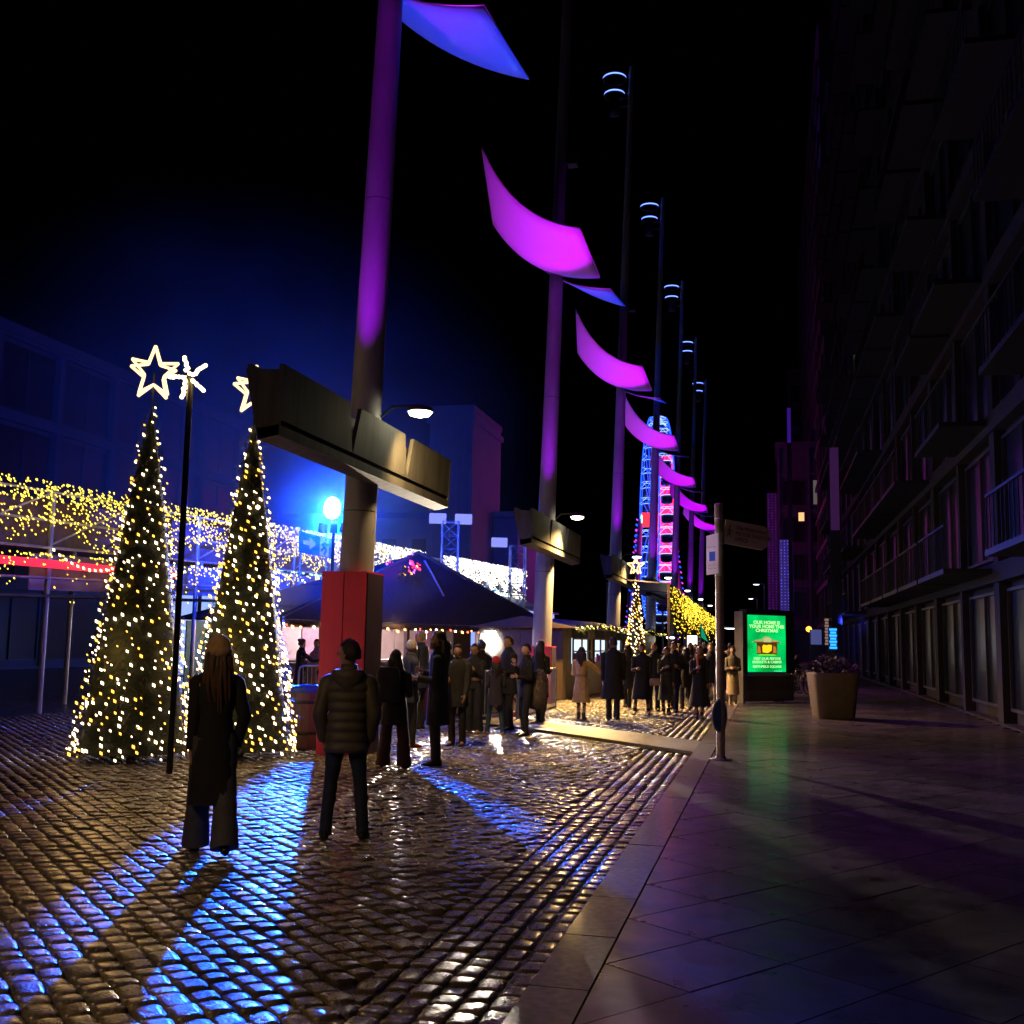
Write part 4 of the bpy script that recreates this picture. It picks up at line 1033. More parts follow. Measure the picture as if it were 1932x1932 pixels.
            Rd.update({'t0' + nm: .012 * s, 't1' + nm: .010 * s, 't2' + nm: .008 * s}); Ed += [('palm' + nm, 't0' + nm), ('t0' + nm, 't1' + nm), ('t1' + nm, 't2' + nm)]
        else:
            J['f' + nm] = pa + d2 * .06 * s; Rd['f' + nm] = (.03 * s, .014 * s); Ed.append(('palm' + nm, 'f' + nm))
    body = skin_body(J, Rd, Ed, 1 if detail else 0)
    mbod = MB(); mbod.add([v.co for v in body.vertices], [tuple(p.vertices) for p in body.polygons], 0, True); bpy.data.meshes.remove(body)
    HM = Matrix.Translation((0, ly + .02 * s + lean * .03, hc)) @ Matrix.Rotation(R(head[0]), 4, 'Z') @ Matrix.Rotation(R(head[1]), 4, 'X')
    head_mesh(mbod, HM, s * 1.05, detail)
    mbod.build('body', [skin_mat(skin), mat('dark_feature', (.015, .01, .01), .4), mat('lip', (.28, .10, .09), .5)], t)
    # trousers / skirt / tights
    lk, lname, lc = legs; ml = cloth(lname, lc, .75)
    mb = MB()
    if lk != 'bare':
        for nm, sx in (('L', -1), ('R', 1)):
            hp, kn, an = J['hip' + nm], J['knee' + nm], J['ank' + nm]; wl = legw * {'trousers': 1.0, 'wide': 1.35, 'tights': .72, 'slim': .86, 'skirt': .8}[lk]
            P = [hp + Vector((-sx * .01, 0, .06)), hp.lerp(kn, .3), hp.lerp(kn, .7), kn, kn.lerp(an, .35), kn.lerp(an, .75), an + Vector((0, 0, -.03 * s))]
            q = [.102, .094, .074, .066, .066 if lk != 'wide' else .062, .060 if lk != 'tights' else .045, .062 if lk != 'tights' else .042]
            if lk == 'wide': q = [.076, .074, .066, .066, .070, .076, .082]
            rr = random.Random(hash(label) % 999 if False else len(label)); path = []; rads = []
            for k in range(len(P) - 1):
                for z in range(3): f = z / 3; path.append(P[k].lerp(P[k + 1], f) + Vector((rr.uniform(-.004, .004), rr.uniform(-.004, .004), 0))); rads.append(((q[k] * (1 - f) + q[k + 1] * f) * wl * s) * rr.uniform(.965, 1.035))
            path.append(P[-1]); rads.append(q[-1] * wl * s)
            mb.tube(path, rads, 14, up=(0, 1, 0))
        mb.loft([ringz((0, 0, z * s), rx * w * s, ry * s, 18) for z, rx, ry in ((.82, .10, .085), (.86, .155, .11), (.95, .160, .115), (1.04, .145, .10), (1.08, .14, .10))])
        mb.build('trousers' if lk in ('trousers', 'wide', 'slim') else 'tights', ml, t)
    if lk == 'skirt':
        sk_ = MB(); sk_.loft([ringz((0, 0, z * s), rx * w * s, ry * s, 22) for z, rx, ry in ((.38, .21, .17), (.6, .20, .155), (.9, .175, .13), (1.02, .15, .11))]); sk_.build('skirt', cloth(lname + '_skirt', (lc[0], lc[1], lc[2])), t)
    for f, sx in feet:
        mb = MB(); z0 = f.z - ank
        R_ = []
        for y, wd, hh in ((-.075, .022, .05), (-.055, .036, .085), (-.01, .038, .10), (.05, .042, .075), (.11, .046, .055), (.16, .040, .042), (.19, .018, .028)):
            R_.append([Vector((f.x + sx * .02 * (y > .03) + wd * s * math.cos(a), f.y + y * s, z0 + .004 + hh * s * .5 + hh * s * .5 * math.sin(a))) for a in [2 * math.pi * j / 10 for j in range(10)]])
        mb.loft(R_)
        if lk in ('tights',): mb.tube([f + Vector((0, 0, .10 * s)), f + Vector((0, .0, -.02))], [.05 * s, .045 * s], 10)
        mb.build('shoe', mat('shoe_%d' % int(sum(shoe) * 300), shoe, .45, var=.2), t)
    # coat or jacket
    tk, tname, tc_ = top; mt = cloth(tname, tc_, .55 if puffer else .85, bump=.15 if puffer else .3)
    mb = MB(); hem = (1.75 * (1 - length) + 0) * s if False else max(.20, 1.47 - length * 1.75) * s
    prof = []; n = (60 if puffer else 26) if detail else 12; rr = random.Random(len(label) * 7)
    for k in range(n + 1):
        f = k / n; z = hem + (1.50 * s - hem) * f; zz = z / s
        if zz > 1.36: g = min(1, (zz - 1.36) / .14); rx = .072 + .103 * math.sqrt(max(0, 1 - g ** 1.3)); ry = .072 + .048 * math.sqrt(max(0, 1 - g * g))
        elif zz > 1.12: g = (zz - 1.12) / .24; rx = .158 + .019 * math.sin(g * math.pi / 2); ry = .126 - .006 * g
        elif zz > .92: g = (zz - .92) / .20; rx = .168 - .010 * g; ry = .134 - .008 * g
        else: g = (.92 - zz) / .6; rx = .168 + .06 * g * hemflare; ry = .134 + .06 * g * hemflare
        if sex == 'f' and 1.0 < zz < 1.2 and not puffer: rx -= .014 * math.sin((zz - 1.0) / .2 * math.pi)
        if puffer:
            q = abs(math.sin((z - hem) / .085 * math.pi)) ** .6; rx += .016 * q + .002; ry += .026 * q + .004
        rx *= rr.uniform(.99, 1.01)
        prof.append(ringz((0, ly * min(1, max(0, (zz - .9) / .5)), z), rx * w * s, ry * s * (1.0 if sex == 'm' else .95), 22 if detail else 14))
    if detail and not puffer:   # folds in the skirt of the coat
        for k, rg in enumerate(prof):
            zz = rg[0].z / s; a = max(0, min(1, (1.0 - zz) / .5)) * .014 + .003
            for j, p in enumerate(rg): p.x += a * math.cos(j * 2.9 + zz * 2) * s; p.y += a * math.sin(j * 2.3) * s
    mb.loft(prof)
    for nm in 'LR':
        S, E_, Wr, d2, sx = arms[nm]; P = [S + Vector((-sx * .045, 0, .012)), S + Vector((sx * .010, 0, -.02)), S.lerp(E_, .5), E_ + (E_ - S.lerp(Wr, .5)) * .03, E_.lerp(Wr, .5), Wr + d2 * (.0 if tk != 'sleeveless' else -.05)]
        q = [.055, .070, .064, .058, .052, .045]
        path = []; rads = []; i_ = 0
        m_ = 5 if puffer or detail else 2
        for k in range(len(P) - 1):
            for z in range(m_):
                f = z / m_; path.append(P[k].lerp(P[k + 1], f)); i_ += 1
                rads.append((q[k] * (1 - f) + q[k + 1] * f) * s * (1.10 + .07 * (i_ % 2) if puffer else 1.0 + rr.uniform(-.05, .05)) * (1 if sex == 'm' else .92))
        path.append(P[-1]); rads.append(q[-1] * s); mb.tube(path, rads, 12)
    # collar
    col_ = [ringz((0, ly + .01, z * s), rx * s, ry * s, 16) for z, rx, ry in ((1.46, .088, .082), (1.50, .080, .078), (1.545, .074, .075), (1.54, .066, .066))]
    mb.loft(col_, cap=False)
    mb.build({'coat': 'coat', 'jacket': 'jacket', 'sleeveless': 'waistcoat'}.get(tk, 'jacket'), mt, t)
    if belt:
        MB().loft([ringz((0, ly * .2, z * s), .186 * w * s, .148 * s, 20) for z in (1.035, 1.05, 1.08, 1.095)]).build('belt', cloth('belt_%d' % int(sum(belt) * 100), belt, .5), t)
    if hood:
        hm = MB(); rings = []
        for k in range(13):
            a = math.pi * (k / 12) ; a2 = math.pi + a      # a horseshoe behind the neck
            c = Vector((.105 * s * math.cos(a2), ly - .035 * s + .085 * s * math.sin(a2), 1.475 * s - .035 * s * math.sin(a)))
            rings.append(c)
        hm.tube(rings, [(.030 + .032 * math.sin(math.pi * k / 12)) * s for k in range(13)], 12)
        sheet = []
        for k in range(7):
            f = k / 6; sheet.append([Vector(((.15 - .03 * f - .07 * f * f) * s * math.cos(math.pi + math.pi * j / 12), ly - (.07 + .03 * math.sin(f * 3)) * s + (.085 - .02 * f) * s * math.sin(math.pi + math.pi * j / 12), (1.49 - .19 * f) * s)) for j in range(13)])
        hm.loft(sheet, cap=False, close=False)
        hm.build('hood', mt, t)
    # scarf
    if scarf:
        MB().loft([ringz((0, ly + .015, z * s), rx * s, ry * s, 16) for z, rx, ry in ((1.43, .085, .085), (1.46, .108, .105), (1.50, .105, .10), (1.54, .085, .085), (1.55, .07, .07))]).tube([(.03 * s, ly + .11 * s, 1.48 * s), (.04 * s, ly + .155 * s, 1.3 * s), (.035 * s, ly + .16 * s, 1.12 * s)], [.03 * s, .035 * s, .03 * s], 8, ell=.5).build('scarf', cloth('scarf_%d' % int(sum(scarf) * 100), scarf), t)
    # hair
    hk, hcol = hair; mh = mat('hair_%d_%d' % (int(hcol[0] * 900), int(hcol[2] * 900)), hcol, .5, var=.4, vscale=30, stretch=(6, 6, .6), bump=.4)
    if hk != 'none':
        mb = MB(); nu, nv = 18, 10; vs = []; fs = []
        for j in range(nv + 1):
            th = math.pi * .62 * j / nv
            for i in range(nu):
                a = 2 * math.pi * i / nu; x, y, z = math.sin(th) * math.cos(a), math.sin(th) * math.sin(a), math.cos(th)
                front = max(0, y); lim = -.30 if y < .15 else (.42 + .2 * front)
                zz = max(z, lim); k_ = 1.10 if hk != 'thin' else 1.03
                X, Y, Z = x * .075 * k_, y * .093 * k_ - .004, zz * .118 * k_ + .004
                if z < lim and y >= .15: X *= .92; Y *= .90
                if hk == 'curly': X *= 1.10 + .06 * math.sin(a * 5 + j); Y *= 1.10; Z += .012
                vs.append(HM @ (Vector((X, Y, Z)) * s * (1.07 if not hat else 1.0)))
        for j in range(nv):
            for i in range(nu): a = j * nu + i; b = j * nu + (i + 1) % nu; fs.append((a, a + nu, b + nu, b))
        mb.add(vs, fs, 0, True)
        if hk in ('long', 'verylong'):
            L = .42 if hk == 'long' else .56; rr = random.Random(len(label)); ns = 34 if detail else 9
            for q in range(ns):
                g = (q + .5) / ns; a = math.pi * (1.0 + g); lay = rr.choice((0, 1)); l = L * rr.uniform(.80, 1.06) * (1 - .18 * abs(2 * g - 1))
                pts = []; wv = rr.uniform(0, 6.28); sp = rr.uniform(.85, 1.15)
                for k in range(8):
                    f = k / 7; zc = .07 - l * f; rx = (.070 + .030 * min(1, f * 2.0) - .012 * f) * sp; back = .060 + .055 * min(1, f * 2.4)
                    v = Vector((rx * math.cos(a) + .010 * math.sin(wv + f * 7), (back * (.55 + .45 * abs(math.sin(a)))) * -1 * (1 - .12 * lay) + .012 * math.sin(wv + f * 5), zc))
                    if f < .18: v = HM @ (Vector((.074 * math.cos(a), .088 * math.sin(a) * .9 - .01, .06 - f * .3)) * s)
                    else: v = Vector((v.x * s, ly + v.y * s, hc + v.z * s))
                    pts.append(v)
                mb.tube(pts, [(.020 if detail else .034) * s * (1.0 if k < 6 else (.7 if k == 6 else .25)) for k in range(8)], 6)
        if hk == 'bun': mb.lathe([(.001, -.04), (.035, -.03), (.048, 0), (.035, .03), (.001, .042)], tuple(HM @ Vector((0, -.09, .08))), 12)
        if hk == 'short':
            rr = random.Random(4)
            for k in range(170 if detail else 40):
                a = rr.uniform(0, 6.28); th = rr.uniform(0, 1.75) if math.sin(a) < .2 else rr.uniform(0, .9); d = Vector((math.sin(th) * math.cos(a), math.sin(th) * math.sin(a), math.cos(th)))
                p = HM @ (Vector((d.x * .081, d.y * .10, d.z * .128)) * s); q = HM.to_3x3() @ (d + Vector((rr.gauss(0, .5), rr.gauss(0, .5), rr.gauss(0, .2)))).normalized() * rr.uniform(.015, .034)
                w_ = q.orthogonal().normalized() * .006; mb.add([p - w_, p + w_, p + q], [(0, 1, 2)])
        mb.build('hair', mh, t)
    if beard:
        mb = MB(); vs = []
        for j in range(6):
            for i in range(11):
                a = math.pi * (.08 + .84 * i / 10); z = -.035 - .085 * j / 5; r_ = 1.0 - .10 * j / 5
                vs.append(HM @ (Vector((.076 * r_ * math.cos(a) * (1 - .25 * j / 5), (.092 * r_ * math.sin(a) + .012), z)) * s))
        mb.add(vs, [(j * 11 + i, j * 11 + i + 1, (j + 1) * 11 + i + 1, (j + 1) * 11 + i) for j in range(5) for i in range(10)], 0, True)
        mb.build('beard', mh, t)
    if glasses:
        g = MB()
        for sx in (-1, 1):
            c = Vector((sx * .032, .103, .006)); ringp = [HM @ ((c + Vector((.022 * math.cos(q), -.004 * abs(math.cos(q)), .018 * math.sin(q)))) * s) for q in [2 * math.pi * k / 12 for k in range(13)]]
            g.tube(ringp, .0024, 5); g.tube([HM @ (Vector((sx * .054, .100, .010)) * s), HM @ (Vector((sx * .080, -.005, .008)) * s)], .0022, 5)
        g.tube([HM @ (Vector((-.010, .106, .01)) * s), HM @ (Vector((.010, .106, .01)) * s)], .0022, 5)
        g.build('glasses', mat('spectacle_frame', (.02, .02, .03), .25), t)
    if hat:
        hn, hcx = hat; mb = MB()
        rings = [[HM @ (Vector((rx * math.cos(a), ry * math.sin(a) - .006, z * 1.05 - .035)) * s * 1.13) for a in [2 * math.pi * j / 20 for j in range(20)]] for z, rx, ry in ((.005, .082, .100), (.01, .094, .112), (.05, .095, .113), (.055, .088, .106), (.09, .083, .100), (.125, .062, .075), (.148, .03, .036), (.155, .002, .002))]
        mb.loft(rings)
        if hn == 'pompom': mb.lathe([(.001, -.035), (.03, -.025), (.04, 0), (.03, .025), (.001, .035)], tuple(HM @ Vector((0, 0, .18 * s))), 12)
        mb.build('beanie', cloth('knit_%d' % int(sum(hcx) * 500), hcx, .9, vscale=25, bump=.6, bscale=120), t)
    return t, HM, arms, s
BLK = ('coat', 'black', (.010, .010, .012)); GRPQ = 'people queueing at the bar hut'; GRPW = 'people strolling up the cobbled street'
def ft(x, y): p = gr(x, y); return (p.x, p.y)
def bag(label, parent_pos, rz, size, color, kind='handbag', z=0.8, cat='bag'):
    t = thing(kind, label, cat, (parent_pos[0], parent_pos[1], z), rz); a, b, c = size
    mb = MB(); mb.loft([ringz((0, 0, q * c), a / 2 * f, b / 2 * f, 20, p=3.2) for q, f in ((0, .8), (.06, .97), (.5, 1.0), (.9, .9), (1.0, .7))]); mb.build('bag_body', cloth(kind + '_cloth', color, .8), t)
    if kind == 'backpack':
        MB().loft([ringz((0, -b * .42, q * c), a * .38 * f, b * .28 * f, 16, p=3) for q, f in ((.08, .85), (.15, 1), (.45, 1), (.52, .8))]).build('pocket', cloth(kind + '_pocket', [q * 1.4 for q in color], .8), t)
        for sx in (-1, 1): MB().tube([(sx * a * .3, b * .45, .04), (sx * a * .32, b * .8, c * .45), (sx * a * .28, b * .7, c * .9), (sx * a * .26, b * .4, c * .96)], .016, 6, ell=.4).build('strap', cloth('strap_black', (.015, .015, .015)), t)
    else: MB().tube([(-a * .3, 0, c * .95), (-a * .25, 0, c * 1.35), (a * .25, 0, c * 1.35), (a * .3, 0, c * .95)], .010, 6).build('strap', cloth('strap_black', (.015, .015, .015)), t)
    return t
def cup(label, p, col=(.6, .55, .5)):
    t = thing('paper_cup', label, 'cup', tuple(p)); MB().lathe([(.026, -.04), (.036, .05), (.038, .052), (.034, .05)], n=14).build('cup_wall', mat('paper_cup', col, .6), t)
    MB().lathe([(.038, .05), (.039, .058), (.030, .064)], n=14).build('lid', mat('cup_lid', (.5, .48, .45), .4), t)

person('woman in brown beanie and long black coat walking away at the left', ft(394, 1616), 6, 1.71, 'f', head=(14, 0), stance='walk', armL='down', armR='pocket', top=BLK, length=.60,
       legs=('wide', 'grey_wool', (.075, .075, .085)), hair=('verylong', (.085, .042, .026)), hat=('plain', (.48, .30, .17)), hemflare=.85)
person('man in an olive puffer jacket and jeans seen from behind, hands in his pockets', ft(647, 1586), -4, 1.69, 'm', head=(62, 0), stance='apart', armL='pocket', armR='pocket', top=('jacket', 'olive_nylon', (.105, .092, .062)), length=.40, puffer=True, hood=True,
       legs=('slim', 'dark_denim', (.022, .035, .060)), shoe=(.012, .012, .014), hair=('short', (.018, .013, .012)), glasses=True, legw=1.06, wide=1.02)
pp = ft(741, 1450)
person('woman with long black hair, maroon flared trousers and a backpack', pp, -12, 1.56, 'f', head=(-20, 0), stance='apart', armL='bent', armR='bent', top=('coat', 'black', (.010, .010, .012)), length=.47, legs=('wide', 'maroon', (.045, .012, .016)), hair=('verylong', (.012, .009, .008)), wide=1.18, group=GRPQ)
b_ = Vector((pp[0], pp[1], 0)); away = b_.normalized()
bag('black backpack on the back of the woman in maroon trousers', tuple(b_ - away * .22 + Vector((-.10, 0, 0))), math.atan2(-pp[0], pp[1]) + R(-12), (.34, .18, .46), (.02, .018, .018), 'backpack', .88)
person('bearded man with long dark hair in profile, in a long black coat', ft(824, 1444), 82, 1.83, 'm', 'tan', head=(6, 4), stance='stand', armL='bent', armR='hold', top=BLK, length=.54, hemflare=.4, legs=('trousers', 'black_jean', (.012, .012, .015)), hair=('long', (.010, .008, .007)), beard=True, glasses=True, group=GRPQ)
person('grey haired man in a navy jacket between backpack woman and bearded man', ft(769, 1410), -62, 1.70, 'm', head=(0, 0), top=('jacket', 'navy_wool', (.02, .025, .05)), armL='bent', armR='bent', length=.42, legs=('trousers', 'dark_trousers', (.02, .018, .02)), shoe=(.25, .02, .02), hair=('thin', (.30, .28, .26)), group=GRPQ)
person('tall man with cropped grey hair standing behind the bearded man', ft(791, 1376), 60, 1.87, 'm', head=(15, 0), top=('jacket', 'navy_wool', (.02, .025, .05)), length=.42, legs=('trousers', 'dark_trousers', (.02, .018, .02)), hair=('thin', (.22, .17, .12)), group=GRPQ)
person('person in a plain black jacket, just right of the bearded man', ft(862, 1408), 160, 1.64, 'm', 'tan', head=(0, 0), armL='swing', armR='bent', top=('jacket', 'black', (.01, .01, .012)), length=.45, legs=('trousers', 'dark_trousers', (.012, .012, .014)), hair=('short', (.012, .01, .01)), group=GRPQ)
_, HMx, ar, s_ = person('woman in glasses and a cropped black jacket holding a drink, facing the camera', ft(893, 1383), 158, 1.64, 'f', 'tan', head=(-6, 0), stance='stand', armL='phone', armR='hold', top=('jacket', 'black_puffer', (.014, .014, .02)), length=.34, legs=('wide', 'black_wide', (.012, .014, .022)), hair=('long', (.012, .009, .008)), glasses=True, belt=(.25, .16, .08), group=GRPQ, shoe=(.3, .22, .12))
person('tall short haired man in black hugging the person in a red beanie', ft(958, 1378), 120, 1.80, 'm', 'tan', head=(10, 0), armL='bent', armR='bent', top=('jacket', 'black', (.010, .010, .012)), length=.45, legs=('trousers', 'black_jean', (.012, .012, .015)), hair=('short', (.05, .03, .02)), group=GRPQ)
person('smaller person in a red beanie and blue jeans in front of the tall man', ft(934, 1388), 8, 1.42, 'f', head=(10, -12), armL='bent', armR='bent', stance='wide', top=('jacket', 'patterned_dark', (.035, .03, .06)), length=.45, legs=('slim', 'blue_denim', (.03, .07, .12)), hat=('plain', (.45, .015, .03)), hair=('long', (.02, .014, .012)), shoe=(.28, .15, .12), group=GRPQ)
qp = ft(992, 1388)
person('woman in black raising a hand to her mouth, beside the fluffy bag', qp, 118, 1.66, 'f', 'fair', head=(18, 0), stance='wide', armL='bent', armR='face', top=('jacket', 'black', (.010, .010, .012)), length=.42, legs=('trousers', 'black_jean', (.012, .012, .015)), hair=('short', (.02, .014, .012)), group=GRPQ, legw=.95)
def fluffy():
    c = at(1012, 1300, qp[1] + .15); t = thing('fluffy_bag', 'large grey brown fluffy bag before the steel barrier', 'bag', tuple(c)); rr = random.Random(8); mb = MB()
    mb.lathe([(.02, -.38), (.15, -.33), (.21, -.12), (.20, .1), (.16, .25), (.03, .32)], n=16)
    for k in range(2600):
        u = rr.uniform(-.95, .95); a = rr.uniform(0, 6.283); rad = .20 * math.sqrt(1 - u * u * .8); p = Vector((rad * math.cos(a), rad * math.sin(a), u * .36)); d = (p.normalized() + Vector((rr.gauss(0, .5), rr.gauss(0, .5), rr.gauss(-.3, .4)))).normalized(); w_ = d.orthogonal().normalized() * .006
        mb.add([p - w_, p + w_, p + d * rr.uniform(.02, .055)], [(0, 1, 2)])
    mb.build('fur', mat('taupe_fur', (.19, .15, .14), .9, var=.4, vscale=14), t); MB().tube([(-.08, 0, .28), (-.14, -.02, .5), (-.10, -.05, .62)], .012, 6).build('strap', M_dark, t)
fluffy()
person('woman in a tan trench coat with long brown hair, walking away', ft(1096, 1358), -8, 1.60, 'f', head=(0, 0), stance='cross', armL='bent', armR='out', top=('coat', 'tan_gabardine', (.62, .40, .19)), length=.60, hemflare=1.5, legs=('tights', 'black_tights', (.012, .01, .01)), hair=('long', (.045, .018, .012)), belt=(.34, .21, .10), group=GRPW, shoe=(.05, .03, .03))
person('broad man in a long black coat walking away beside the tan coat woman', ft(1156, 1362), -2, 1.82, 'm', head=(12, 0), stance='walk', armL='down', armR='swing', top=BLK, length=.57, hemflare=1.1, wide=1.12, legs=('trousers', 'black_jean', (.012, .012, .015)), hair=('short', (.03, .018, .012)), group=GRPW)
w1 = ft(1211, 1349)
person('woman in a knee length black coat and tights with a cup, facing the camera', w1, 180, 1.70, 'f', 'tan', head=(0, -6), stance='apart', armL='down', armR='bent', top=BLK, length=.62, hemflare=1.3, wide=1.2, legs=('tights', 'black_tights', (.012, .01, .01)), hair=('short', (.04, .02, .015)), group=GRPW)
person('man in black walking close behind the woman with the beige handbag', ft(1234, 1342), 176, 1.72, 'm', 'tan', head=(0, 0), stance='stand', top=('jacket', 'black', (.01, .01, .012)), length=.45, hair=('short', (.02, .014, .012)), group=GRPW)
hb = gr(1236, 1352); bag('small beige handbag hanging between the two women walking towards the camera', (hb.x, hb.y), R(10), (.26, .10, .17), (.34, .24, .17), 'handbag', .72)
person('woman in a belted dark green coat with one arm bent, facing the camera', ft(1257, 1349), 184, 1.62, 'f', 'tan', head=(8, -6), stance='cross', armL='down', armR='hold', top=('coat', 'bottle_green', (.030, .034, .026)), length=.62, hemflare=1.3, legs=('tights', 'black_tights', (.012, .01, .01)), hair=('long', (.03, .02, .015)), belt=(.03, .03, .025), group=GRPW)
person('woman in a wide long black coat with a rust scarf, left of the signpost', ft(1320, 1357), 178, 1.66, 'f', 'tan', head=(0, -4), stance='cross', armL='down', armR='hold', top=BLK, length=.66, hemflare=1.7, wide=1.1, legs=('tights', 'black_tights', (.012, .01, .01)), scarf=(.30, .11, .045), hair=('long', (.05, .025, .015)), group=GRPW)
p_ = gr(1383, 1335); person('woman in an olive jacket and long beige skirt, right behind the signpost', (p_.x, p_.y), 186, 1.66, 'f', 'tan', head=(-10, 0), stance='cross', armL='bent', armR='bent', top=('jacket', 'olive_wool', (.11, .10, .06)), length=.34, legs=('skirt', 'beige', (.40, .31, .20)), hair=('short', (.02, .014, .01)), belt=(.015, .015, .015), group=GRPW)
for k, (x, y, fc, nm, c) in enumerate(((906, 1364, 20, 'black hooded figure behind the woman in glasses, facing the bar', (.008, .008, .010)), (1018, 1366, -30, 'dark figure at the steel barrier behind the fluffy bag', (.010, .010, .014)), (842, 1366, 35, 'dark coated figure close behind the bearded man, facing the bar', (.012, .010, .010)),
        (1272, 1343, 170, 'man in black walking just right of the dark green coat woman', (.010, .010, .012)), (1184, 1338, 10, 'dark figure between the broad man and the slim cone tree, walking away', (.010, .011, .014)), (1294, 1340, 4, 'figure in a charcoal coat walking away, left of the rust scarf woman', (.018, .017, .018)))):
    person(nm, ft(x, y), fc, [1.70, 1.72, 1.66, 1.76, 1.68, 1.62][k], 'mfmmff'[k], 'tan', head=([12, -20, 8, -10, 15, 0][k], 0), stance=['stand', 'cross', 'apart', 'walk', 'walk2', 'walk'][k], armL=['bent', 'pocket', 'hold'][k % 3], armR=['pocket', 'bent'][k % 2],
           top=('coat', 'extra_%d' % k, c), length=[.46, .52, .48][k % 3], hair=[('short', (.015, .01, .01)), ('long', (.02, .012, .01))]['mfmmff'[k] == 'f'], legs=('trousers', 'dark_trousers', (.012, .012, .014)), group=GRPQ if k < 3 else GRPW)
# people behind the bar and by the far left counter
p_ = at(566, 1290, 24.2); person('woman in a black top reaching across the counter, left of the red box', (p_.x, p_.y), -70, 1.66, 'f', 'fair', head=(0, -10), armL='hold', armR='reach', top=('sleeveless', 'black', (.012, .012, .016)), length=.42, hair=('bun', (.05, .02, .02)), group=GRPQ)
p_ = at(596, 1290, 24.9); person('woman in pale pink with long hair, left of the red box', (p_.x, p_.y), 140, 1.66, 'f', 'fair', head=(20, -8), armL='bent', armR='bent', top=('coat', 'pale_pink', (.42, .27, .22)), length=.52, hair=('verylong', (.09, .05, .045)), group=GRPQ)
# the crowd further up: each one a person, simple detail
CC = [(.010, .010, .012), (.02, .018, .02), (.014, .016, .03), (.05, .04, .03), (.035, .010, .012), (.025, .028, .022), (.09, .08, .07), (.010, .010, .012)]
words = ['black', 'charcoal', 'navy', 'brown', 'wine red', 'grey green', 'pale grey', 'black hooded']
far = [(1280, 30, 1.70, 1), (1292, 33, 1.66, 0), (1303, 37, 1.74, 3), (1341, 29.5, 1.75, 2), (1352, 34, 1.64, 7), (1272, 38, 1.72, 2), (1312, 44, 1.70, 5), (1330, 40, 1.78, 0), (1345, 46, 1.68, 6), (1360, 40, 1.70, 4), (1298, 52, 1.66, 1), (1322, 55, 1.76, 7), (1337, 58, 1.70, 3), (1352, 62, 1.66, 5), (1370, 50, 1.72, 0), (1377, 44, 1.76, 6), (1394, 38, 1.70, 4), (1366, 72, 1.7, 1), (1384, 66, 1.68, 2)]
for k, (x, Y, H, c) in enumerate(far):
    p = at(x, 1225, Y); near_ = ['behind the dark green coat woman', 'behind the black coat with rust scarf', 'by the signpost', 'under the yellow light nets'][k % 4]
    person('%s man in the far crowd, %s %s' % (words[c], near_, ['', 'walking away', 'walking closer', 'standing', 'half turned'][k % 5]) if k % 2 else '%s coated woman in the far crowd, %s, %s' % (words[c], near_, ['walking away', 'coming closer', 'standing still', 'half turned', 'beside another'][k % 5]),
           (p.x, p.y), [0, 180, 170, 190, 20][k % 5], H, 'm' if k % 2 else 'f', 'tan' if k % 3 else 'fair', stance=['walk', 'walk2', 'stand'][k % 3], armL=['down', 'bent', 'pocket'][k % 3], armR=['bent', 'down'][k % 2],
           top=('coat', 'far_%d' % c, CC[c]), length=[.45, .56, .5][k % 3], hair=[('short', (.02, .014, .012)), ('long', (.04, .02, .014))][1 - k % 2], legs=('trousers', 'far_leg', (.02, .02, .026)), detail=0, group='people in the far crowd')
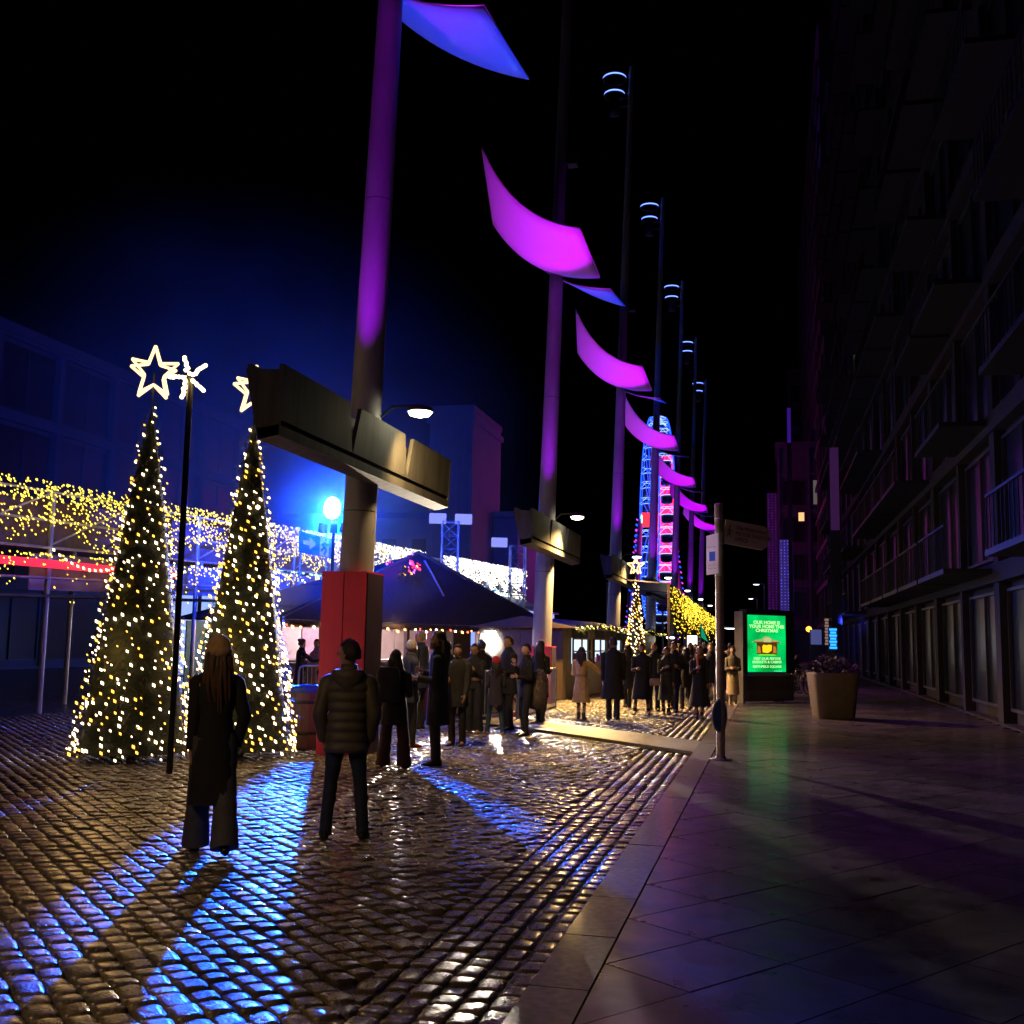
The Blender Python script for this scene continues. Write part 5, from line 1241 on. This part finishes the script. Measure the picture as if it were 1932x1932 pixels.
# ------------------------------------------------------------------ street furniture
def signpost():
    p = gr(1360, 1433, .06); t = thing('signpost', 'slim grey signpost with a finger sign, a white plate and a round blue sign', 'signpost', (p.x, p.y, .06))
    mp = mat('worn_grey_pole', (.34, .29, .25), .55, .0, var=.35, vscale=9, bump=.2)
    MB().tube([(0, 0, 0), (.0, 0, 1.9), (-.01, 0, 3.72)], .062, 20).build('pole', mp, t)
    MB().lathe([(.02, 3.74), (.055, 3.735), (.064, 3.71), (.064, 3.68)], (-.01, 0, 0), 20).build('cap', mp, t)
    MB().lathe([(.17, 0), (.16, .012), (.08, .02), (.07, .05)], n=24).build('foot_plate', mat('foot_plate', (.06, .05, .05), .6), t)
    for z in (3.50, 3.14, 2.66, 2.40, .82, .44): MB().lathe([(.064, z - .015), (.069, z - .012), (.069, z + .012), (.064, z + .015)], (-.003, 0, 0), 20, cap=False).build('clamp', M_steel, t)
    # finger board, turned away to the right
    MR = Matrix.Translation((.075, -.02, 3.32)) @ Matrix.Rotation(R(24), 4, 'Z') @ Matrix.Rotation(R(8), 4, 'Y')
    bw, bh = .70, .36; mb = MB(); pts = [(0, 0, -bh / 2), (bw * .88, 0, -bh / 2), (bw, 0, -bh * .30), (bw * 1.02, 0, 0), (bw, 0, bh * .30), (bw * .88, 0, bh / 2), (0, 0, bh / 2)]
    mb.slab([tuple(MR @ Vector(q)) for q in pts], .02); mb.build('finger_board', mat('finger_board_white', (.62, .50, .48), .5, var=.08), t)
    mtx = mat('dark_red_print', (.04, .012, .014), .6, var=.05)
    lt = MB()
    for s_, z, sz in (('Oifig Mhótarchánach', .085, .072), ('MOTOR TAXATION', -.005, .078), ('OFFICE', -.09, .078)):
        me = text_mesh(s_, sz, .001, 'LEFT'); sx = {0: 1}.get(0)
        me.transform(Matrix.Translation((.17, -.004, z)) @ Matrix.Rotation(R(90), 4, 'X') @ Matrix.Scale(.82, 4, (1, 0, 0))); me.transform(MR); me.materials.append(mtx); link('lettering', me, t)
    fig = MB(); 
    for P in ([(.07, .06), (.07, 0)], [(.07, 0), (.045, -.07)], [(.07, 0), (.10, -.07)], [(.07, .045), (.035, .01)], [(.07, .045), (.105, .01)]): fig.tube([tuple(MR @ Vector((a, -.006, b))) for a, b in P], .006, 4)
    fig.lathe([(.001, -.016), (.015, 0), (.001, .016)], tuple(MR @ Vector((.07, -.006, .085))), 8); fig.build('walking_figure', mtx, t)
    MB().box((.045, -.01, 3.32), (.05, .05, .36)).build('bracket', M_dark, t)
    # white plate on the left
    MR = Matrix.Translation((-.10, -.05, 2.965)) @ Matrix.Rotation(R(-50), 4, 'Z') @ Matrix.Scale(1.75, 4, (1, 0, 0))
    mb = MB(); mb.slab([tuple(MR @ Vector(q)) for q in ((-.088, 0, -.29), (.078, 0, -.28), (.078, 0, .32), (-.088, 0, .29))], .012); mb.build('plate', mat('white_plate', (.88, .88, .92), .4, var=.03), t)
    MB().slab([tuple(MR @ Vector(q)) for q in ((-.045, -.003, -.09), (.035, -.003, -.09), (.035, -.003, .05), (-.045, -.003, .05))], .004).build('blue_square', mat('sign_blue', (.01, .07, .55), .4, var=.03), t)
    for s_, z, sz in (('P', -.022, .10), ('Pay & Display', .12, .022), ('08:00 - 19:00', -.15, .020), ('LUAN - SATH', -.20, .018)):
        me = text_mesh(s_, sz, .001); me.transform(Matrix.Translation((-.005, -.008, z)) @ Matrix.Rotation(R(90), 4, 'X')); me.transform(MR)
        me.materials.append(mat('sign_print_pale', (.02, .09, .5) if False else (.30, .34, .55), .5)); 
        if s_ != 'P': link('lettering', me, t)
    # round blue sign, nearly edge on
    for k, (r_, c, y) in enumerate(((.215, (.6, .75, .82), 0), (.185, (.02, .16, .36), -.006))):
        MR = Matrix.Translation((-.005, -.075 + y, .63)) @ Matrix.Rotation(R(62), 4, 'Z'); n = 28
        MB().slab([tuple(MR @ Vector((r_ * math.cos(2 * math.pi * j / n), y, r_ * 1.12 * math.sin(2 * math.pi * j / n)))) for j in range(n)], .008).build('round_sign' if k == 0 else 'sign_face', mat('round_sign_%d' % k, c, .35, var=.05), t)
signpost()

def adboard():
    a, b = gr(1397, 1325, .06), gr(1490, 1321, .06); u = (b - a).normalized(); L = (b - a).length; rz = math.atan2(u.y, u.x); c = (a + b) / 2
    u2 = at(1397, 1200, 31.6); v2 = at(1491, 1200, 33.0); c = (u2 + v2) / 2; L = (v2 - u2).length; rz = math.atan2(v2.y - u2.y, v2.x - u2.x)
    t = thing('advertising_panel', 'tall black advertising panel with a glowing green screen on the pavement', 'advertising panel', (c.x, c.y, .06), rz)
    h = 2.62; md = mat('panel_black', (.012, .012, .014), .3); mg = mat('panel_grey', (.13, .12, .11), .45, .3)
    MB().box((.08, 0, .20), (L - .20, .26, .30)).build('plinth', mg, t)
    MB().box((.05, 0, .56), (L - .14, .30, .42)).build('lower_panel', mat('panel_brown_grey', (.075, .065, .06), .5), t)
    MB().box((.05, 0, 1.76), (L - .10, .30, h - .80)).build('cabinet', md, t)
    MB().box((-L / 2 - .02, .02, h / 2 - .01), (.07, .34, h - .02)).build('side_fin', mg, t)
    sw, sh, sz = 1.50, 1.62, 1.695; Y = -.156; sx = -.115
    nt_ = bpy.data.materials.new('green_screen'); nt_.use_nodes = True; n = nt_.node_tree.nodes; L_ = nt_.node_tree.links; bs = n['Principled BSDF']
    nz = n.new('ShaderNodeTexNoise'); nz.inputs['Scale'].default_value = 1.3; cr = n.new('ShaderNodeValToRGB'); tc = n.new('ShaderNodeTexCoord'); L_.new(tc.outputs['Object'], nz.inputs[0]); L_.new(nz.outputs['Fac'], cr.inputs[0])
    cr.color_ramp.elements[0].position = .35; cr.color_ramp.elements[0].color = (.0, .15, .02, 1); cr.color_ramp.elements[1].position = .65; cr.color_ramp.elements[1].color = (.0, .40, .08, 1)
    L_.new(cr.outputs[0], bs.inputs['Emission Color']); bs.inputs['Emission Strength'].default_value = 1.7; bs.inputs['Base Color'].default_value = (0, .02, .0, 1)
    MB().box((sx, Y, sz), (sw, .01, sh)).build('screen', nt_, t)
    mt = glow('screen_text', (.50, 1.0, .36), 1.05, nee=False)
    def line(s, size, z, x=0, m=mt, b=.0, sp=1.0):
        me = text_mesh(s, size, .0008, space=sp, bold=b); me.transform(Matrix.Translation((sx + x * 1.3, Y - .008, sz + z)) @ Matrix.Rotation(R(90), 4, 'X') @ Matrix.Scale(1.32, 4, (1, 0, 0))); me.materials.append(m); link('lettering', me, t)
    line('OUR HOME IS', .128, .60, b=.004); line('YOUR HOME THIS', .128, .485, b=.004); line('CHRISTMAS', .128, .37, b=.004)
    line('VISIT OUR FESTIVE', .098, -.435, b=.002); line('MARKETS & CABINS', .098, -.53, b=.002); line('SMITHFIELD SQUARE', .092, -.66, b=.002)
    line('festive market', .045, -.785, .34, glow('screen_cyan', (.1, 1, .6), 1, nee=False))
    # the little log cabin pictured on the screen
    g = lambda nm, c, e: glow('screen_' + nm, c, e, nee=False)
    def shape(pts, m, d=.0): MB().slab([(sx + x * 1.35, Y - .007 - d, sz + z) for x, z in pts], .002).build('picture_shape', m, t)
    shape([(-.30, -.30), (.30, -.30), (.30, .02), (-.30, .02)], g('brown', (.07, .03, .006), .9))
    shape([(-.44, .03), (.42, .03), (.30, .10), (.16, .12), (.06, .20), (-.06, .21), (-.16, .12), (-.32, .10)], g('snow_roof', (.42, .42, .14), .8), .002)
    shape([(-.40, .02), (.38, .02), (.36, .05), (-.38, .05)], g('eave', (.16, .06, .02), .8), .004)
    shape([(-.13, -.25), (.02, -.27), (.13, -.2), (.14, -.04), (.05, -.03), (-.02, -.05), (-.10, -.03), (-.14, -.08)], g('gold', (.95, .62, .01), 1.1), .004)
    for x in (-.24, .22): shape([(x - .05, -.27), (x + .06, -.27), (x + .04, -.10), (x - .03, -.05)], g('orange', (.55, .18, .02), .9), .004)
    shape([(-.10, .04), (.12, .04), (.12, .16), (-.02, .18), (-.10, .14)], g('cream', (.5, .55, .22), .9), .005)
    shape([(-.28, -.34), (.28, -.34), (.18, -.305), (-.18, -.305)], g('lime', (.25, .8, .02), .9), .002)
    for x, z in ((-.45, .06), (-.47, -.16), (.45, -.20), (-.3, .5), (.42, .2)): shape([(x, z), (x + .03, z - .03), (x + .034, z - .026), (x + .004, z + .004)], g('snowfleck', (.2, .8, .3), .9), .002)
    lv = MB(); rr = random.Random(6)
    for k in range(60): x = .05 + abs(rr.gauss(0, .22)); q = Vector((x, -.22 + rr.uniform(-.12, .05), .06 + .0)); lv.octa(q + Vector((0, 0, rr.uniform(.0, .05))), rr.uniform(.02, .05), 0, .5, (rr.gauss(0, 1), rr.gauss(0, 1), 1))
    lv.build('leaf_litter', mat('dead_leaves', (.05, .03, .015), .8), t, kind='stuff')
adboard()

def planter():
    p = at(1562, 1350, 26.3); t = thing('planter', 'tall square concrete planter with a dark shrub at the right edge of the pavement', 'planter', (p.x + .12, p.y, .06), R(10))
    mc = mat('planter_concrete', (.13, .10, .055), .7, var=.2, vscale=4, bump=.2)
    rings = []
    for z, r_ in ((0, .40), (.05, .43), (1.0, .53), (1.05, .54), (1.05, .48), (.95, .46)): rings.append(ringz((0, 0, z), r_, r_, 28, p=6))
    MB().loft(rings).build('tub', mc, t)
    MB().loft([ringz((0, 0, .93), .47, .47, 20, p=6), ringz((0, 0, .97), .44, .44, 20, p=6)]).build('soil', mat('soil', (.03, .02, .015), .9), t)
    rr = random.Random(3); mb = MB()
    for k in range(900):
        a, r_ = rr.uniform(0, 6.28), .55 * math.sqrt(rr.random()); z = 1.0 + .42 * (1 - (r_ / .6) ** 2) * rr.random() + .05; d = Vector((math.cos(a) * .6 + rr.gauss(0, .4), math.sin(a) * .6 + rr.gauss(0, .4), rr.uniform(-.2, 1))).normalized(); w_ = d.orthogonal().normalized() * .022; c = Vector((r_ * math.cos(a), r_ * math.sin(a), z))
        mb.add([c, c + d * .05 + w_, c + d * .12, c + d * .05 - w_], [(0, 1, 2, 3)])
    mb.build('shrub', mat('winter_shrub', (.035, .03, .035), .6, var=.5), t, kind='stuff')
planter()

def bicycle(label, x, y, rz):
    t = thing('bicycle', label, 'bicycle', (x, y, .06), rz, 'parked bicycles'); mt = mat('bike_tyre', (.02, .02, .02), .7); mf = mat('bike_frame_%d' % int(abs(x * 100) % 3), [(.25, .26, .3), (.3, .05, .05), (.05, .06, .1)][int(abs(x * 100) % 3)], .3, .4)
    for cx in (-.52, .52):
        MB().tube([(cx + .33 * math.cos(2 * math.pi * k / 28), 0, .34 + .33 * math.sin(2 * math.pi * k / 28)) for k in range(29)], .019, 6).build('tyre', mt, t)
        sp = MB()
        for k in range(14): a = 2 * math.pi * k / 14; sp.cyl((cx, 0, .34), (cx + .32 * math.cos(a), 0, .34 + .32 * math.sin(a)), .0022, n=3)
        sp.cyl((cx, -.05, .34), (cx, .05, .34), .02, n=8); sp.build('spokes', M_steel, t, kind='stuff')
    f = MB(); BB, ST_, HT, RW, FW = (-.06, 0, .30), (-.20, 0, .82), (.36, 0, .84), (-.52, 0, .34), (.52, 0, .34)
    for a, b in ((BB, ST_), (BB, HT), (ST_, HT), (BB, RW), (ST_, RW), ((.34, 0, .95), (.44, 0, .55)), ((.44, 0, .55), FW)): f.tube([a, b], .016, 7)
    f.build('frame', mf, t)
    MB().tube([(.38, -.30, 1.0), (.36, -.15, 1.02), (.33, 0, .98), (.36, .15, 1.02), (.38, .30, 1.0)], .012, 6).build('handlebar', M_dark, t)
    MB().loft([[Vector((-.22 + q * .14, w_ * math.cos(a), .88 + .02 * math.sin(a))) for a in [math.pi * 2 * j / 8 for j in range(8)]] for q, w_ in ((-1, .05), (-.3, .06), (.5, .025), (1.1, .012))]).build('saddle', M_dark, t)
    pd = MB(); pd.tube([(-.06, -.07, .30), (-.02, -.09, .16), (-.02, -.15, .16)], .01, 5); pd.tube([(-.06, .07, .30), (-.10, .09, .44), (-.10, .15, .44)], .01, 5); pd.lathe([(.09, -.004), (.09, .004)], (-.06, 0, .30), 14); pd.build('crank', M_steel, t)
for k, x in enumerate((1508, 1520, 1533)):
    p = at(x, 1240, 38 + k * 1.5); bicycle('%s parked bicycle behind the advertising panel' % ['leftmost', 'middle', 'rightmost'][k], p.x, p.y, R(55 + 9 * k))
p = at(1502, 1240, 41); person('dark figure bending over the parked bicycles, right of the advertising panel', (p.x, p.y), 150, 1.68, 'm', 'tan', head=(0, -20), lean=.5, top=('jacket', 'black', (.01, .01, .012)), length=.42, detail=0, armL='reach', armR='bent')

def far_lamp(label, px, py, Y, E=60):
    p = at(px, py, Y); t = thing('street_lamp', label, 'street lamp', (p.x + .6, p.y, 0), 0, 'tall far street lamps'); h = p.z
    MB().tube([(0, 0, 0), (0, 0, h - .1), (-.15, 0, h + .05), (-.6, 0, h + .05)], [.09, .07, .06, .04], 8).build('pole', mat('lamp_pole_blue', (.08, .12, .22), .5), t)
    MB().loft([ringz((-.75, 0, h + q), .34 * f, .16 * f, 12) for q, f in ((-.03, 1), (.05, .9), (.09, .4))]).build('lamp_head', M_dark, t)
    MB().loft([ringz((-.75, 0, h - q), .30 * f, .13 * f, 12) for q, f in ((.04, 1), (.07, .6))]).build('lens', glow('far_lens', (.75, .85, 1), 9, nee=False), t)
far_lamp('tall street lamp on a bluish pole above the advertising panel', 1430, 1102, 105)
far_lamp('lower more distant bluish street lamp left of the tall one', 1419, 1129, 135)
far_lamp('street lamp right of the signpost with a bright oval head', 1384, 1184, 55)

def tricolour():   # small flags and a banner in the far crowd
    p = at(1387, 1196, 52); t = thing('market_banner', 'blue lit banner on a pole above the far crowd, right of the signpost', 'banner', (p.x, p.y, 0))
    MB().cyl((0, 0, 0), (0, 0, 2.9), .03, n=8).build('pole', M_steel, t)
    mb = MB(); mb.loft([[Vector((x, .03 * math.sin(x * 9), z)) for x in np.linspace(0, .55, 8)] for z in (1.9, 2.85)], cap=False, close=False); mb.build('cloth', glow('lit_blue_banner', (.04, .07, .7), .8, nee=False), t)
    p = at(1322, 1196, 47); t = thing('market_flag', 'small green pennant over the far stalls beside a white lit window', 'flag', (p.x, p.y, 0))
    MB().cyl((0, 0, 0), (0, 0, 2.6), .02, n=6).build('pole', M_steel, t); MB().slab([(0, 0, 2.0), (.3, 0, 1.8), (0, 0, 2.6)], .01).build('cloth', glow('green_pennant', (.0, .3, .12), .8, nee=False), t)
    p = at(1306, 1212, 48); t = thing('shop_window', 'small blazing white stall window under the yellow light nets', 'window', (p.x, p.y, 0))
    MB().box((0, 0, 1.75), (.42, .05, .62)).build('pane', glow('blazing_white', (1, .98, .95), 2.5), t); MB().box((0, .04, 1.0), (.6, .06, 2.2)).build('frame', M_plank, t)
tricolour()

# ------------------------------------------------------------------ buildings
M_glassd = mat('dark_window_glass', (.01, .012, .02), .3, var=.1)
def facade(label, x, y0, y1, h, floor, bay, wallm, seed, depth=12, side=1, lit=(), balc=False, group='apartment blocks along the pavement', thingname='apartment_block'):
    """a block whose street front is the plane X = x facing -X (side=1) or +X (side=-1)"""
    t = thing(thingname, label, 'building', (x, y0, 0), 0, group); rr = random.Random(seed); L = y1 - y0
    nb = max(1, int(L / bay)); nf = max(1, int(h / floor)); d = side
    wall = MB(); wall.box((d * (depth / 2 + .25), L / 2, h / 2), (depth, L, h)); wall.build('wall', wallm, t)
    bw, fh = L / nb, h / nf; me = {}
    pier = MB()
    for i in range(nb + 1): pier.box((d * .12, i * bw, h / 2), (.26, .55 if i % 2 else .32, h))
    pier.build('pier', wallm, t)
    band = MB()
    for j in range(nf + 1): band.box((d * .09, L / 2, j * fh), (.30, L, .42 if j else .2))
    band.build('floor_band', wallm, t)
    gm = MB().box((0, 0, 0), (.03, bw - .7, fh - .8)).mesh('pane', [M_glassd]); fm = MB()
    for q in (-.5, 0, .5): fm.box((-.03 * d, q * (bw - .7), 0), (.07, .07, fh - .75))
    for q in (-.5, .5): fm.box((-.03 * d, 0, q * (fh - .8)), (.07, bw - .6, .07))
    fm = fm.mesh('window', [mat('window_frame_dark', (.06, .06, .07), .4)])
    for i in range(nb):
        for j in range(nf):
            if nb * nf > 260 and (y0 + i * bw > 90): continue
            w = link('window', fm, t, (d * .2, (i + .5) * bw, (j + .5) * fh)); g = link('pane', gm, w, (d * .03, 0, 0))
            key = (i, j)
            if key in lit: g.data = lit_pane(bw - .7, fh - .8, lit[key])
    if balc:
        bm = MB(); bm.box((-d * .55, 0, 0), (1.1, bw - .3, .12)); bm = bm.mesh('balcony', [M_dark]); rm = MB()
        for q in np.linspace(-(bw - .3) / 2, (bw - .3) / 2, 14): rm.box((-d * 1.05, q, .55), (.02, .02, 1.0))
        rm.box((-d * 1.05, 0, 1.06), (.05, bw - .3, .05)); rm = rm.mesh('railing', [M_dark])
        for i in range(0, nb):
            for j in range(1, nf):
                if rr.random() < .6: b = link('balcony', bm, t, (0, (i + .5) * bw, j * fh + .05)); link('railing', rm, b)
    MB().box((d * (depth / 2 + .1), L / 2, h + .2), (depth + .5, L + .3, .5)).build('parapet', wallm, t)
    return t
LP = {}
def lit_pane(w, h, c):
    k = (round(w, 2), round(h, 2), c)
    if k not in LP: LP[k] = MB().box((0, 0, 0), (.03, w, h)).mesh('lit_pane', [glow('lit_room_%d' % len(LP), c[:3], c[3], nee=False)])
    return LP[k]
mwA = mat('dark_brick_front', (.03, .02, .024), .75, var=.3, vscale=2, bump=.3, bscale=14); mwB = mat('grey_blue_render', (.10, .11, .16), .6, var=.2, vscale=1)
mwC = mat('slate_clad_front', (.07, .08, .14), .5, var=.25, vscale=1.5)
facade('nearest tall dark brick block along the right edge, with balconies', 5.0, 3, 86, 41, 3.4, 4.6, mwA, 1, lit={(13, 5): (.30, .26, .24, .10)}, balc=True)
facade('taller slate block behind the nearest one at the right, with a blue edge', 5.0, 96, 168, 58, 3.6, 6, mwB, 2, depth=14)
def end_block(label, px0, px1, ytop, Y, lit, seed, extra=None, deep=10, wallm=None):
    a, b = at(px0, ytop, Y), at(px1, ytop, Y); h = a.z; W_ = b.x - a.x
    t = thing('office_block', label, 'building', (a.x, Y, 0), 0, 'blocks closing the street'); wm = wallm or mwC
    MB().box((W_ / 2, deep / 2 + .2, h / 2), (W_, deep, h)).build('wall', wm, t)
    fh = 4.0; nf = int(h / fh); nb = max(1, int(W_ / 2.6)); bw = W_ / nb
    gm = MB().box((0, 0, 0), (bw - .8, .04, fh - 1.3)).mesh('pane', [M_glassd]); fm = MB()
    for q in (-.5, .5): fm.box((q * (bw - .8), -.03, 0), (.1, .1, fh - 1.2)); fm.box((0, -.03, q * (fh - 1.3)), (bw - .7, .1, .1))
    fm = fm.mesh('window', [mat('window_frame_dark', (0, 0, 0))])
    for i in range(nb):
        for j in range(nf):
            w = link('window', fm, t, ((i + .5) * bw, .16, (j + .5) * fh)); g = link('pane', gm, w, (0, .0, 0))
            if (i, j) in lit: 
                k = (i, j); g.data = MB().box((0, 0, 0), (bw - .8, .04, fh - 1.3)).mesh('lit_pane', [glow('lit_office_%d_%d_%d' % (seed, i, j), lit[k][:3], lit[k][3], nee=False)])
    st = MB()
    for j in range(nf + 1): st.box((W_ / 2, .1, j * fh), (W_ + .1, .25, .35))
    for i in range(nb + 1): st.box((i * bw, .08, h / 2), (.3, .3, h))
    st.build('frame_grid', wm, t); MB().box((W_ / 2, deep / 2, h + .3), (W_ + .6, deep + .6, .6)).build('parapet', wm, t)
    return t, a, W_, h
t_, a_, W_, h_ = end_block('dark office block ahead, one pale lit window above the violet screen wall', 1468, 1700, 845, 118, {(1, 4): (.30, .28, .26, .25)}, 1)
# led screen walls: a grid of small lamps on the end blocks
def led_wall(label, px0, px1, py0, py1, Y, col, s, seed):
    a, b = at(px0, py1, Y), at(px1, py0, Y); W_ = b.x - a.x; H_ = b.z - a.z; t = thing('led_wall', label, 'light wall', (a.x, Y, 0), 0, 'purple lit wall screens')
    MB().box((W_ / 2, .06, a.z + H_ / 2), (W_, .1, H_)).build('backing', glow('led_backing_%d' % seed, tuple(c * .35 for c in col), s * .5, nee=False), t)
    MB().box((W_ / 2, .1, a.z / 2), (W_ * .9, .1, a.z)).build('support', M_dark, t)
    mb = MB(); rr = random.Random(seed); nx, nz = max(3, int(W_ / .28)), int(H_ / .3)
    for i in range(nx):
        for j in range(nz): mb.octa((W_ * (i + .5) / nx, 0, a.z + H_ * (j + .5) / nz), .075 * rr.uniform(.5, 1.1), rr.randrange(2), 1.3, STREAK)
    mb.build('led', [glow('led_a_%d' % seed, col, s * 1.6, nee=False), glow('led_b_%d' % seed, (col[0] * 1.6, col[1], col[2] * .6), s, nee=False)], t, kind='stuff')
led_wall('broad blue violet screen wall above the advertising panel', 1472, 1496, 1018, 1155, 112, (.10, .07, .62), 1.0, 1)
led_wall('narrow dim magenta screen wall left of the broad one', 1449, 1466, 930, 1150, 122, (.10, .015, .24), .5, 2)
t_, a_, W_, h_ = end_block('far taller dark block, its top just above the nearer office block', 1487, 1800, 705, 175, {}, 2, wallm=mwB)
def purple_fin():
    for k, (x, y0, y1, Y, c) in enumerate(((1489, 770, 835, 111, (.05, .01, .30)), (1576, 845, 1000, 60, (.05, .012, .075)), (1540, 1188, 1216, 60, (.10, .12, .35)))):
        a, b = at(x, y1, Y), at(x, y0, Y); t = thing('light_fin', ['thin violet light strip high on the far blocks', 'wide mauve lit fin at the right edge', 'small pale blue lit board low on the right hand blocks'][k], 'light strip', (a.x, Y, 0), 0, 'lit strips on the right hand blocks')
        w_ = [.35, .45, .55][k]
        MB().box((0, 0, (a.z + b.z) / 2), (w_, .2, b.z - a.z)).build('strip', glow('fin_%d' % k, c, .5, nee=False), t); MB().box((0, .16, b.z / 2), (w_ + .1, .1, b.z)).build('mount', M_dark, t)
purple_fin()
def shop_lights():
    for k, (x, y, Y, w_, h_, c, e) in enumerate(((1572, 1205, 40, .25, .75, (.02, .25, 1.0), 2.2), (1541, 1212, 66, .6, .9, (.04, .12, .8), 1.0), (1526, 1187, 75, .25, .3, (1, .38, .04), 3.0), (1560, 1192, 46, .16, 1.1, (.4, .25, .22), .5), (1512, 975, 112, .55, 1.2, (1.0, .55, .22), 1.0))):
        p = at(x, y, Y); nm = ['bright blue vertical shop sign at the right edge', 'blue lit shop window beyond the planter', 'orange round lamp above the shop fronts', 'dim strip of menu lights beside the blue shop sign', 'small orange lit window high on the dark blocks'][k]
        t = thing(['shop_sign', 'shop_window', 'wall_lamp', 'menu_board', 'lit_window'][k], nm, ['sign', 'window', 'lamp', 'menu board', 'window'][k], (p.x, p.y, 0))
        if k == 2: MB().lathe([(.001, -.2), (.15, -.13), (.2, 0), (.15, .13), (.001, .2)], (0, 0, p.z), 12).build('globe', glow('shop_glow_2', c, e, nee=False), t)
        else:
            n = [7, 5, 1, 9, 1][k]
            for q in range(n): MB().box((0, 0, p.z - h_ / 2 + h_ * (q + .5) / n), (w_ * (1 - .2 * (q % 2)), .06, h_ / n * .72)).build('lit_letter' if k in (0, 3) else 'pane', glow('shop_glow_%d' % k, c, e, nee=False), t)
            MB().box((0, .05, p.z), (w_ + .08, .05, h_ + .08)).build('frame', M_dark, t)
        MB().box((.02, .09, p.z / 2), (.06, .06, p.z)).build('mount', M_dark, t)
shop_lights()
# left side: the tall slab lit blue and the dark blocks behind the market
def blue_slab():
    a, b = at(812, 776, 88), at(893, 776, 88); h = a.z; W_ = b.x - a.x
    t = thing('tower_block', 'tall plain tower block washed in blue light behind the market', 'building', (a.x, 88, 0)); m = mat('blue_grey_render', (.30, .33, .42), .7, var=.12, vscale=.4, bump=.1)
    MB().box((W_ / 2, 5, h / 2), (W_, 10, h)).build('wall', m, t)
    MB().box((W_ / 2, 4.9, h - .8), (W_ + .5, 10.4, .5)).build('cornice', m, t); MB().box((W_ / 2, 5, h + .2), (W_ + .2, 10.1, .5)).build('parapet', m, t)
    for k in range(5): MB().box((W_ * (k + .5) / 5, -.05, h / 2), (.12, .14, h - 3)).build('pilaster', m, t)
    c = at(700, 940, 100); 
    t2 = thing('terrace_block', 'low wide block left of the blue tower, windows dark', 'building', (c.x - 22, 96, 0)); MB().box((16, 6, 6.5), (44, 12, 13)).build('wall', m, t2)
    wm = MB().box((0, 0, 0), (1.4, .1, 1.9)).mesh('window', [M_glassd])
    for i in range(14):
        for j in range(3): link('window', wm, t2, (-4.5 + i * 3, -.02, 2.5 + j * 3.8))
    MB().box((16, 6, 13.3), (44.5, 12.5, .5)).build('parapet', m, t2)
blue_slab()
facade('long dark block behind the light net gantry at the left', -34, 18, 64, 15.5, 3.6, 4.2, mat('dark_stucco', (.09, .085, .11), .7, var=.2), 5, side=-1, group='dark blocks behind the market',
       lit={(3, 2): (.1, .1, .3, .1)})
lamp_light('SPOT', (-19, 44, 3.0), 130000, (.0, .05, 1.0), None, (-26, 88, 18), 88, .9, .3, name='blue_wash_light')
lamp_light('SPOT', (3.9, 60, 3.0), 500, (.03, .05, 1.0), None, (4.2, 118, 22), 80, .8, .3, name='block_wash_light')

# ------------------------------------------------------------------ air: thin haze and the blue lit smoke
def smoke_mat(SMOKE):
    sm = bpy.data.materials.new('blue_lit_smoke'); sm.use_nodes = True; nn = sm.node_tree.nodes; L_ = sm.node_tree.links; nn.clear()
    out = nn.new('ShaderNodeOutputMaterial'); pv = nn.new('ShaderNodeVolumePrincipled'); pv.inputs['Color'].default_value = (.9, .93, 1, 1); pv.inputs['Anisotropy'].default_value = .1
    tc = nn.new('ShaderNodeTexCoord'); gd = nn.new('ShaderNodeTexGradient'); gd.gradient_type = 'QUADRATIC_SPHERE'; nz = nn.new('ShaderNodeTexNoise'); nz.inputs['Scale'].default_value = 2.6; nz.inputs['Detail'].default_value = 3
    mr = nn.new('ShaderNodeMapRange'); mr.inputs['From Min'].default_value = .35; mr.inputs['From Max'].default_value = .68; mr.inputs['To Min'].default_value = .35; mr.inputs['To Max'].default_value = 1.6
    ml = nn.new('ShaderNodeMath'); ml.operation = 'MULTIPLY'; m2 = nn.new('ShaderNodeMath'); m2.operation = 'MULTIPLY'; m2.inputs[1].default_value = SMOKE
    L_.new(tc.outputs['Object'], gd.inputs[0]); L_.new(tc.outputs['Object'], nz.inputs[0]); L_.new(nz.outputs['Fac'], mr.inputs['Value'])
    L_.new(gd.outputs['Fac'], ml.inputs[0]); L_.new(mr.outputs[0], ml.inputs[1]); L_.new(ml.outputs[0], m2.inputs[0]); L_.new(m2.outputs[0], pv.inputs['Density']); L_.new(pv.outputs[0], out.inputs['Volume'])
    return sm
def smoke():
    sm = smoke_mat(.12); mb = MB(); mb.lathe([(.02, -.99), (.35, -.93), (.7, -.7), (.93, -.35), (1, 0), (.93, .35), (.7, .7), (.35, .93), (.02, .99)], (0, 0, 0), 24)
    puff = mb.mesh('smoke', [smoke_mat(.34)]); p = at(627, 957, 22.6)
    o2 = link('smoke', puff, None, (p.x, p.y, p.z + .3), label='small dense puff of blue lit smoke round the glaring floodlight', category='smoke', kind='stuff'); o2.scale = (3.6, 2.9, 3.4)
    o = mb.build('smoke', sm, None, (-23, 43, 9), label='blue lit smoke drifting over the market behind the first mast', category='smoke', kind='stuff'); o.scale = (15, 15, 13)
smoke()
print('objects', len(bpy.data.objects), 'tris', sum(sum(len(p.vertices) - 2 for p in me.polygons) * 1 for me in bpy.data.meshes))
